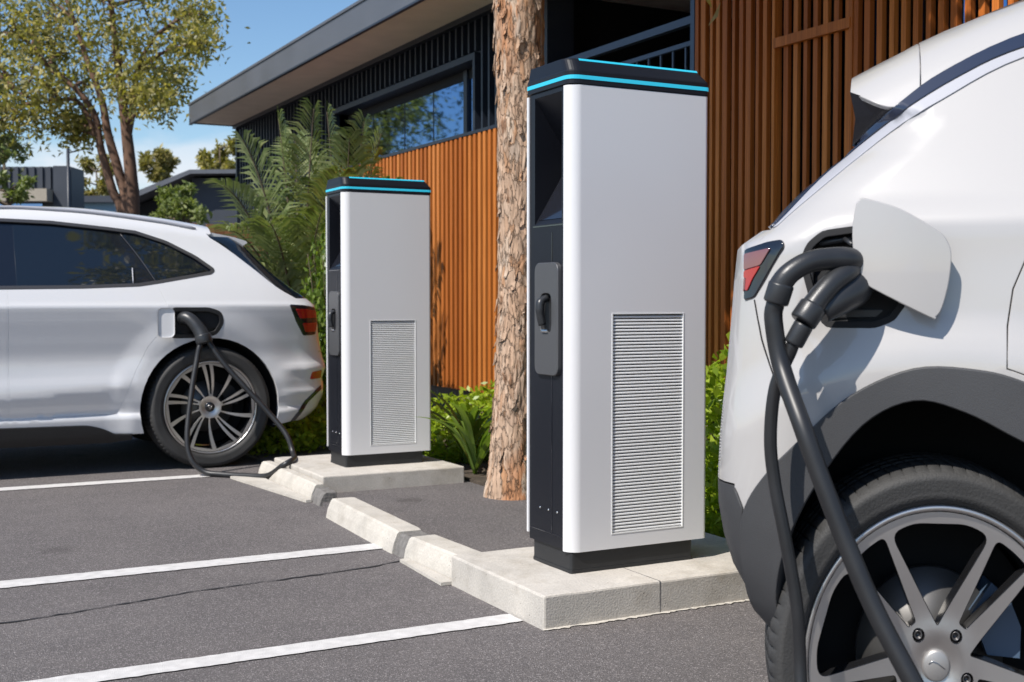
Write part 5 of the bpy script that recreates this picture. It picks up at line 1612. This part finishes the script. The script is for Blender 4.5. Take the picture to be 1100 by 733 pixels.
for _ in range(170):                                   # loose flakes of bark
    z = rb.uniform(0.1, 2.9); a = rb.uniform(0, 6.283); hh = rb.uniform(0.02, 0.085); ww = rb.uniform(0.008, 0.022)
    r0_ = float(np.interp(z, zz_, rr_)) + 0.004; c0_ = float(np.interp(z, zz_, cx_)); peel = rb.uniform(0.002, 0.013); tilt = rb.uniform(-0.25, 0.25)
    q_ = []
    for j, t in enumerate((0.0, 0.35, 0.7, 1.0)):
        rr__ = r0_ + peel * t * t; w_ = ww * (1 - 0.5 * t * t) * rb.uniform(0.75, 1.2)
        for sgn in (-1, 1):
            aa = a + (sgn * w_ + tilt * hh * t) / r0_
            q_.append((c0_ + rr__ * math.cos(aa), rr__ * math.sin(aa), z - hh * t + sgn * rb.uniform(0, 0.008)))
    b_ = [(x - 0.004 * math.cos(a), y - 0.004 * math.sin(a), zq) for x, y, zq in q_]
    mb.add(q_ + b_, [(0, 1, 3, 2), (2, 3, 5, 4), (4, 5, 7, 6), (8, 10, 11, 9), (10, 12, 13, 11), (12, 14, 15, 13), (6, 7, 15, 14), (0, 2, 10, 8), (2, 4, 12, 10), (4, 6, 14, 12), (1, 9, 11, 3), (3, 11, 13, 5), (5, 13, 15, 7)], 0, False)
rng = np.random.default_rng(5)
limbs = [[(0.06, 0, 3.1), (0.0, -0.1, 3.7), (-0.25, -0.35, 4.4), (-0.5, -0.7, 5.2)], [(0.06, 0, 3.1), (0.15, 0.0, 3.8), (0.3, -0.3, 4.6), (0.5, -0.6, 5.4)], [(0.06, 0, 3.1), (0.1, 0.3, 3.9), (0.1, 0.7, 4.9)], [(0.0, -0.1, 3.7), (-0.1, -0.8, 4.3), (-0.2, -1.5, 4.6)], [(0.3, -0.3, 4.6), (0.7, -0.8, 4.7), (0.9, -1.4, 4.9)]]
for lb in limbs: mb.tube(smooth_path(lb, 5), list(np.linspace(0.10, 0.03, (len(lb) - 1) * 5 + 1)), 12)
tr = mb.build('trunk', M['gumbark'], gt)
rc_ = random.Random(15)
cc = [l[-1] for l in limbs]
# unseen foliage added on the wall side to shade the slatted screen (relative to the trunk foot)
for _ in range(24):
    y_ = rc_.uniform(-1.3, 0.2)
    cc.append((rc_.uniform(0.05, 0.65), y_, rc_.uniform(3.0 + (y_ + 1.3) * 0.30, 4.6)))
L_ = leaf_arrays(clumps(cc, [0.55] * len(cc), 30, 26, 0.13, rng), 0.15, rng, 0.34, 0.9)
quads_mesh('crown', L_, M['gum'], parent=gt)

def far3(px, py, depth):
    p = far(px, depth); return Vector((p.x, p.y, 1.05 + (320 - py) / 1300 * depth))

def leafy_tree(name, base, stems, clusters, leaf, nleaf, sub, sig, m, label, seed, bark, r0, group=None, aspect=0.42, droop=0.4, twigs=True):
    """stems: world paths; clusters: (centre, radius)"""
    rng = np.random.default_rng(seed)
    e_ = empty(name, base, 0, label, 'tree' if name.endswith('tree') else 'shrub', group)
    mb = MB()
    ends = []
    for P, ra, rb in stems:
        S = smooth_path([Vector(p) - base for p in P], 6)
        mb.tube(S, list(np.linspace(ra, rb, len(S))), 10)
        ends += S[len(S) // 2:]
    if twigs:
        for c, r_ in clusters:
            c_ = Vector(c) - base
            s_ = min(ends, key=lambda q: (q - c_).length + max(0, q.z - c_.z + 0.1) * 2)
            mid = s_.lerp(c_, 0.55) + Vector((rng.normal() * 0.08, rng.normal() * 0.08, 0.10)) * min(1, r_ * 2)
            S = smooth_path([s_, mid, c_], 5)
            mb.tube(S, list(np.linspace(r0 * 0.38, r0 * 0.08, len(S))), 7)
            for _ in range(5):
                d = Vector(rng.normal(size=3)); d.normalize()
                e2 = c_ + d * r_ * 0.8
                mb.tube([mid.lerp(c_, 0.7), c_.lerp(e2, 0.5), e2], [r0 * 0.10, r0 * 0.07, r0 * 0.03], 5, cap=False)
    mb.build('trunk' if name.endswith('tree') else 'stem', bark, e_)
    L_ = leaf_arrays(clumps([Vector(c) - base for c, _ in clusters], [r_ for _, r_ in clusters], nleaf, sub, sig, rng), leaf, rng, aspect, droop)
    quads_mesh('crown' if name.endswith('tree') else 'foliage', L_, m, parent=e_)
    return e_

D1 = 18.0
P = lambda x, y, dz=0.0: far3(x, y, D1 + dz)
base = far(136, D1)
cl = [((15, 35), 34), ((60, 10), 42), ((110, 5), 42), ((160, 8), 40), ((195, 35), 26), ((214, 48), 14), ((30, 85), 34), ((80, 60), 36), ((125, 60), 34), ((165, 60), 28), ((190, 80), 15), ((60, 112), 26), ((95, 95), 26), ((20, 125), 22), ((75, 135), 15), ((140, 95), 18), ((45, 45), 34), ((175, 100), 10), ((-30, 60), 40), ((-40, 0), 46), ((40, -40), 50), ((110, -50), 50), ((180, -40), 40), ((90, 142), 8), ((215, 15), 14), ((168, 112), 6)]
rs_ = random.Random(3)
cl = [(P(x, y, rs_.uniform(-1.2, 1.2)), r_ / 1300 * D1) for (x, y), r_ in cl]
leafy_tree('street_tree', base, [([base, P(133, 240), P(122, 205), P(110, 160), P(104, 125), P(82, 95), P(55, 75)], 0.085, 0.03),
    ([base, P(137, 232), P(130, 190), P(118, 145), P(112, 110), P(98, 70), P(85, 30)], 0.095, 0.03),
    ([base, P(143, 235), P(142, 190), P(138, 145), P(134, 110), P(128, 60), P(122, 0)], 0.125, 0.04),
    ([P(138, 150), P(146, 110), P(152, 70), P(172, 40)], 0.07, 0.02), ([P(108, 150), P(85, 110), P(50, 112), P(20, 100)], 0.045, 0.015)],
    cl, 0.105, 18, 25, 0.16, M['gum'], 'tall multi stemmed tree with sparse olive leaves rising behind the far white car', 11, M['bark2'], 0.10)
# companion tree further left, mirrored in the office windows
base = Vector((1.2, 20.5, 0))
cl = [(Vector((1.2 + a, 20.5 + b_, z)), r_) for a, b_, z, r_ in ((0, 0, 5.2, 1.0), (-0.9, 0.2, 4.6, 0.8), (0.9, -0.2, 4.5, 0.8), (0.3, 0.6, 4.0, 0.7), (0.1, -0.7, 4.2, 0.7), (-0.5, -0.3, 5.9, 0.7), (0.8, 0.3, 5.7, 0.7), (0.5, -0.5, 3.5, 0.5), (-1.3, 0, 5.4, 0.5), (1.5, 0.1, 5.2, 0.5))]
leafy_tree('street_tree', base, [([base, base + Vector((0.1, 0, 2)), base + Vector((0, 0, 4)), base + Vector((0.1, 0, 5.5))], 0.13, 0.03)], cl, 0.12, 15, 26, 0.17, M['gumdark'], 'darker tree at the left edge of the picture, behind the multi stemmed tree', 12, M['bark2'], 0.10)
# trees beyond the sheds
for (x0, x1, y0, y1, dep, m_, lab, sd, n_) in (
        (-30, 42, 140, 235, 26, M['sapling'], 'rounded green tree in front of the parapet building, far left', 21, 14),
        (82, 128, 165, 225, 46, M['yellowleaf'], 'pale yellow green tree in the distance left of the tree stems', 22, 11),
        (148, 190, 155, 205, 48, M['yellowleaf'], 'pale yellow green tree in the distance right of the tree stems', 23, 12),
        (212, 262, 146, 190, 52, M['gum'], 'small grey green tree showing above the distant shed roof', 24, 13),
        (163, 228, 196, 250, 24, M['sapling'], 'leafy light green sapling in front of the distant shed', 25, 14)):
    rs_ = random.Random(sd)
    base = far((x0 + x1) / 2, dep)
    cl = []
    for _ in range(n_):
        a = rs_.uniform(-1, 1); bb = rs_.uniform(-1, 1)
        if a * a + bb * bb > 1: a *= 0.6; bb *= 0.6
        cl.append((far3((x0 + x1) / 2 + a * (x1 - x0) / 2 * 0.85, (y0 + y1) / 2 + bb * (y1 - y0) / 2 * 0.85, dep + rs_.uniform(-0.5, 0.5)), (x1 - x0) / 1300 * dep * rs_.uniform(0.06, 0.14)))
    ctr = far3((x0 + x1) / 2, y0 + (y1 - y0) * 0.35, dep)
    leafy_tree('background_tree', base, [([base, base.lerp(ctr, 0.5) + Vector((0.15, 0, 0)), ctr], 0.10, 0.03)], cl, dep * 0.0046, 13, 17, (x1 - x0) / 1300 * dep * 0.035, m_, lab, sd, M['twig'], 0.09, 'background trees')

# ---- palm beside the office wall
def frond(mb_l, mb_s, p0, p1, lift, rng, n=60, ll=0.46):
    p0 = Vector(p0); p1 = Vector(p1)
    mid = p0.lerp(p1, 0.55) + Vector((0, 0, lift))
    S = []
    for i in range(n + 1):
        t = i / n
        S.append(p0 * (1 - t) ** 2 + mid * 2 * t * (1 - t) + p1 * t * t)
    mb_s.tube(S, list(np.linspace(0.014, 0.003, n + 1)), 6)
    for i in range(5, n + 1):
        t = i / n
        T = (S[min(i + 1, n)] - S[i - 1]).normalized()
        side = T.cross(Vector((0, 0, 1)))
        if side.length < 0.05: side = Vector((1, 0, 0))
        side.normalize(); up = side.cross(T)
        l0 = ll * (0.45 + 0.9 * math.sin(math.pi * min(1, 0.12 + t * 0.86)))* 0.8
        for s_ in (1, -1):
            d = (side * s_ * 0.78 + T * (0.55 + 0.3 * t) + up * 0.26 + Vector(rng.normal(size=3)) * 0.07).normalized()
            dr = Vector((0, 0, -0.30 * l0))
            w = d.cross(up).normalized() * 0.0120
            a = S[i]; m_ = a + d * l0 * 0.55; e_ = a + d * l0 + dr
            mb_l += [a - w * 0.4, m_ - w, e_, m_ + w]
rng = np.random.default_rng(9)
def palm(base, tips, label, zc):
    e_ = empty('palm', base, 0, label, 'palm', 'palms beside the office wall')
    c = Vector((0, 0, zc)); Lf = []; st = MB()
    for (tip, lift) in tips: frond(Lf, st, c, Vector(tip) - Vector(base), lift, rng)
    st.tube([(0, 0, -0.05), (0, 0, zc * 0.6), (0, 0, zc + 0.05)], [0.10, 0.085, 0.05], 12)
    st.build('trunk', M['twig'], e_)
    quads_mesh('fronds', np.array([tuple(v) for v in Lf]), M['palm'], parent=e_)
def T_(px, py, dep): return far3(px, py, dep)
b0 = far(322, 10.6)
palm(b0, [(T_(262, 152, 10.2), 0.5), (T_(240, 200, 10.0), 0.5), (T_(247, 248, 9.9), 0.45), (T_(300, 128, 10.6), 0.35), (T_(318, 150, 11.2), 0.3), (T_(276, 210, 10.9), 0.45), (T_(338, 118, 10.5), 0.25), (T_(272, 292, 10.0), 0.4), (T_(290, 240, 9.7), 0.4), (T_(365, 190, 10.1), 0.4), (T_(345, 230, 9.8), 0.3)], 'palm with grey green feather fronds spreading over the tail of the far white car', 0.55)
b0 = far(368, 10.9)
palm(b0, [(T_(392, 132, 10.8), 0.3), (T_(352, 122, 10.9), 0.3), (T_(402, 168, 10.7), 0.35), (T_(330, 160, 10.7), 0.4), (T_(376, 150, 10.4), 0.3), (T_(420, 200, 10.6), 0.3), (T_(340, 200, 10.5), 0.4), (T_(410, 145, 10.9), 0.3)], 'palm rising behind the smaller charger, in front of the office windows', 0.7)

# ---- shrubs
def shrub_mesh(seed, m, r_, h_, leaf, n, lab=None):
    rng = np.random.default_rng(seed)
    e_ = empty('shrub', (0, 0, 0), 0)
    # leaves on a lumpy shell
    k = 0; pts = []
    lob = rng.normal(size=(16, 3)); lob[:, 2] = np.abs(lob[:, 2]); lob /= np.linalg.norm(lob, axis=1, keepdims=True)
    d = rng.normal(size=(n, 3)); d[:, 2] = np.abs(d[:, 2]) * 0.9 - 0.15; d /= np.linalg.norm(d, axis=1, keepdims=True)
    lump = (np.clip((d @ lob.T), 0, 1) ** 18).max(axis=1)
    rad = (0.72 + 0.36 * lump) * (1 - 0.5 * rng.uniform(0, 1, n) ** 2.2)
    C = d * rad[:, None] * np.array([r_, r_, h_]); C[:, 2] = np.maximum(C[:, 2] + 0.02, 0.01)
    V = leaf_arrays(C, leaf, rng, 0.52, -0.55)
    quads_mesh('foliage', V, m, parent=e_)
    mb = MB()
    for _ in range(9):
        a = rng.uniform(0, 6.28); q_ = rng.uniform(0.3, 0.8)
        mb.tube([(0, 0, -0.03), (math.cos(a) * r_ * q_ * 0.5, math.sin(a) * r_ * q_ * 0.5, h_ * 0.4), (math.cos(a) * r_ * q_, math.sin(a) * r_ * q_, h_ * 0.75)], [0.010, 0.007, 0.003], 5)
    mb.build('stem', M['twig'], e_)
    return e_
protos = {}
def shrub(kind, loc, sc, rz, label, group):
    if kind not in protos:
        protos[kind] = {'low1': lambda: shrub_mesh(31, M['lime'], 0.36, 0.42, 0.062, 1500), 'low2': lambda: shrub_mesh(32, M['lime'], 0.34, 0.38, 0.058, 1500),
                        'mid': lambda: shrub_mesh(33, M['lime'], 0.36, 0.80, 0.062, 3200), 'tall': lambda: shrub_mesh(34, M['bush'], 0.42, 1.75, 0.075, 4200)}[kind]()
        o = protos[kind]
    else: o = copy_tree(protos[kind])
    o.location = loc; o.scale = sc; o.rotation_euler = (0, 0, rz)
    tag(o, label, 'shrub', group)
    return o
rs_ = random.Random(6)
ZB = PAD + 0.015
for (x, y) in [(3.22, 6.95), (3.55, 6.15), (3.62, 6.75), (3.55, 7.35), (3.95, 6.5), (4.1, 7.2), (3.15, 7.45), (3.9, 7.8), (3.5, 5.6), (4.05, 5.9), (4.3, 6.3), (4.28, 7.6), (4.25, 8.3)]:
    shrub(rs_.choice(['low1', 'low2']), (x + rs_.uniform(-.05, .05), y + rs_.uniform(-.05, .05), ZB), (1, 1, rs_.uniform(0.6, 0.85)), rs_.uniform(0, 6), 'low lime green shrub in the bed between the smaller charger and the gum tree', 'low shrubs between the chargers')
for (x, y) in [(3.15, 8.0), (3.1, 8.55), (3.55, 8.4), (3.2, 9.1), (3.7, 9.0), (2.75, 8.3), (2.7, 8.9), (2.6, 9.5), (3.15, 9.7), (2.45, 7.9)]:
    shrub(rs_.choice(['low1', 'low2']), (x + rs_.uniform(-.05, .05), y + rs_.uniform(-.05, .05), ZB), (1, 1, rs_.uniform(0.75, 1.0)), rs_.uniform(0, 6), 'low lime green shrub seen under the tail of the far white car', 'low shrubs behind the far car')
for (x, y) in [(3.35, 3.05), (3.30, 3.55), (3.38, 4.05), (3.45, 4.6), (3.85, 3.3), (3.9, 3.9), (3.95, 4.5), (4.3, 3.6), (4.35, 4.2), (3.35, 2.5), (3.9, 2.7), (3.6, 5.05)]:
    shrub('mid', (x + rs_.uniform(-.05, .05), y + rs_.uniform(-.05, .05), ZB), (1, 1, rs_.uniform(0.85, 1.05)), rs_.uniform(0, 6), 'knee high leafy shrub in the hedge right of the largest charger', 'hedge shrubs under the slatted screen')
for i, (x, y, s_) in enumerate([(3.02, 8.55, 0.62), (3.55, 9.6, 0.75), (3.95, 10.0, 0.8)]):
    shrub('tall', (x, y, ZB), (s_, s_, (1.02, 0.72, 0.7)[i]), i * 2.1, ['tall dense shrub pressed against the back of the smaller charger', 'tall shrub at the foot of the palm trunk', 'tall shrub between the palms and the timber cladding'][i], 'tall shrubs by the palms')

# ---- strap leaved plants
def strap_plant(loc, n, ln, seed, label):
    rng = np.random.default_rng(seed)
    e_ = empty('strap_plant', loc, 0, label, 'plant', 'strap leaved plants')
    for i in range(n):
        a = rng.uniform(0, 6.28); el = rng.uniform(1.0, 1.45); L0 = ln * rng.uniform(0.7, 1.1)
        d = Vector((math.cos(a) * math.cos(el), math.sin(a) * math.cos(el), math.sin(el)))
        side = Vector((-math.sin(a), math.cos(a), 0))
        vs = []; fs = []
        for k in range(11):
            t = k / 10
            p = d * L0 * t + Vector((math.cos(a), math.sin(a), -0.75)) * (0.42 * L0 * t ** 2.6)
            w = 0.023 * (0.55 + 0.9 * t) * (1 - t ** 3) + 0.001
            vs += [p - side * w + Vector((0, 0, w * 0.5)), p, p + side * w + Vector((0, 0, w * 0.5))]
        for k in range(10): fs += [(3 * k, 3 * k + 1, 3 * k + 4, 3 * k + 3), (3 * k + 1, 3 * k + 2, 3 * k + 5, 3 * k + 4)]
        MB().add(vs, fs, 0, True).build('leaf', M['blade'], e_)
    return e_
strap_plant((3.06, 6.22, ZB), 19, 0.66, 41, 'strap leaved plant standing beside the right end of the smaller plinth')
strap_plant((3.20, 6.62, ZB), 15, 0.66, 42, 'strap leaved plant half hidden behind the smaller charger')
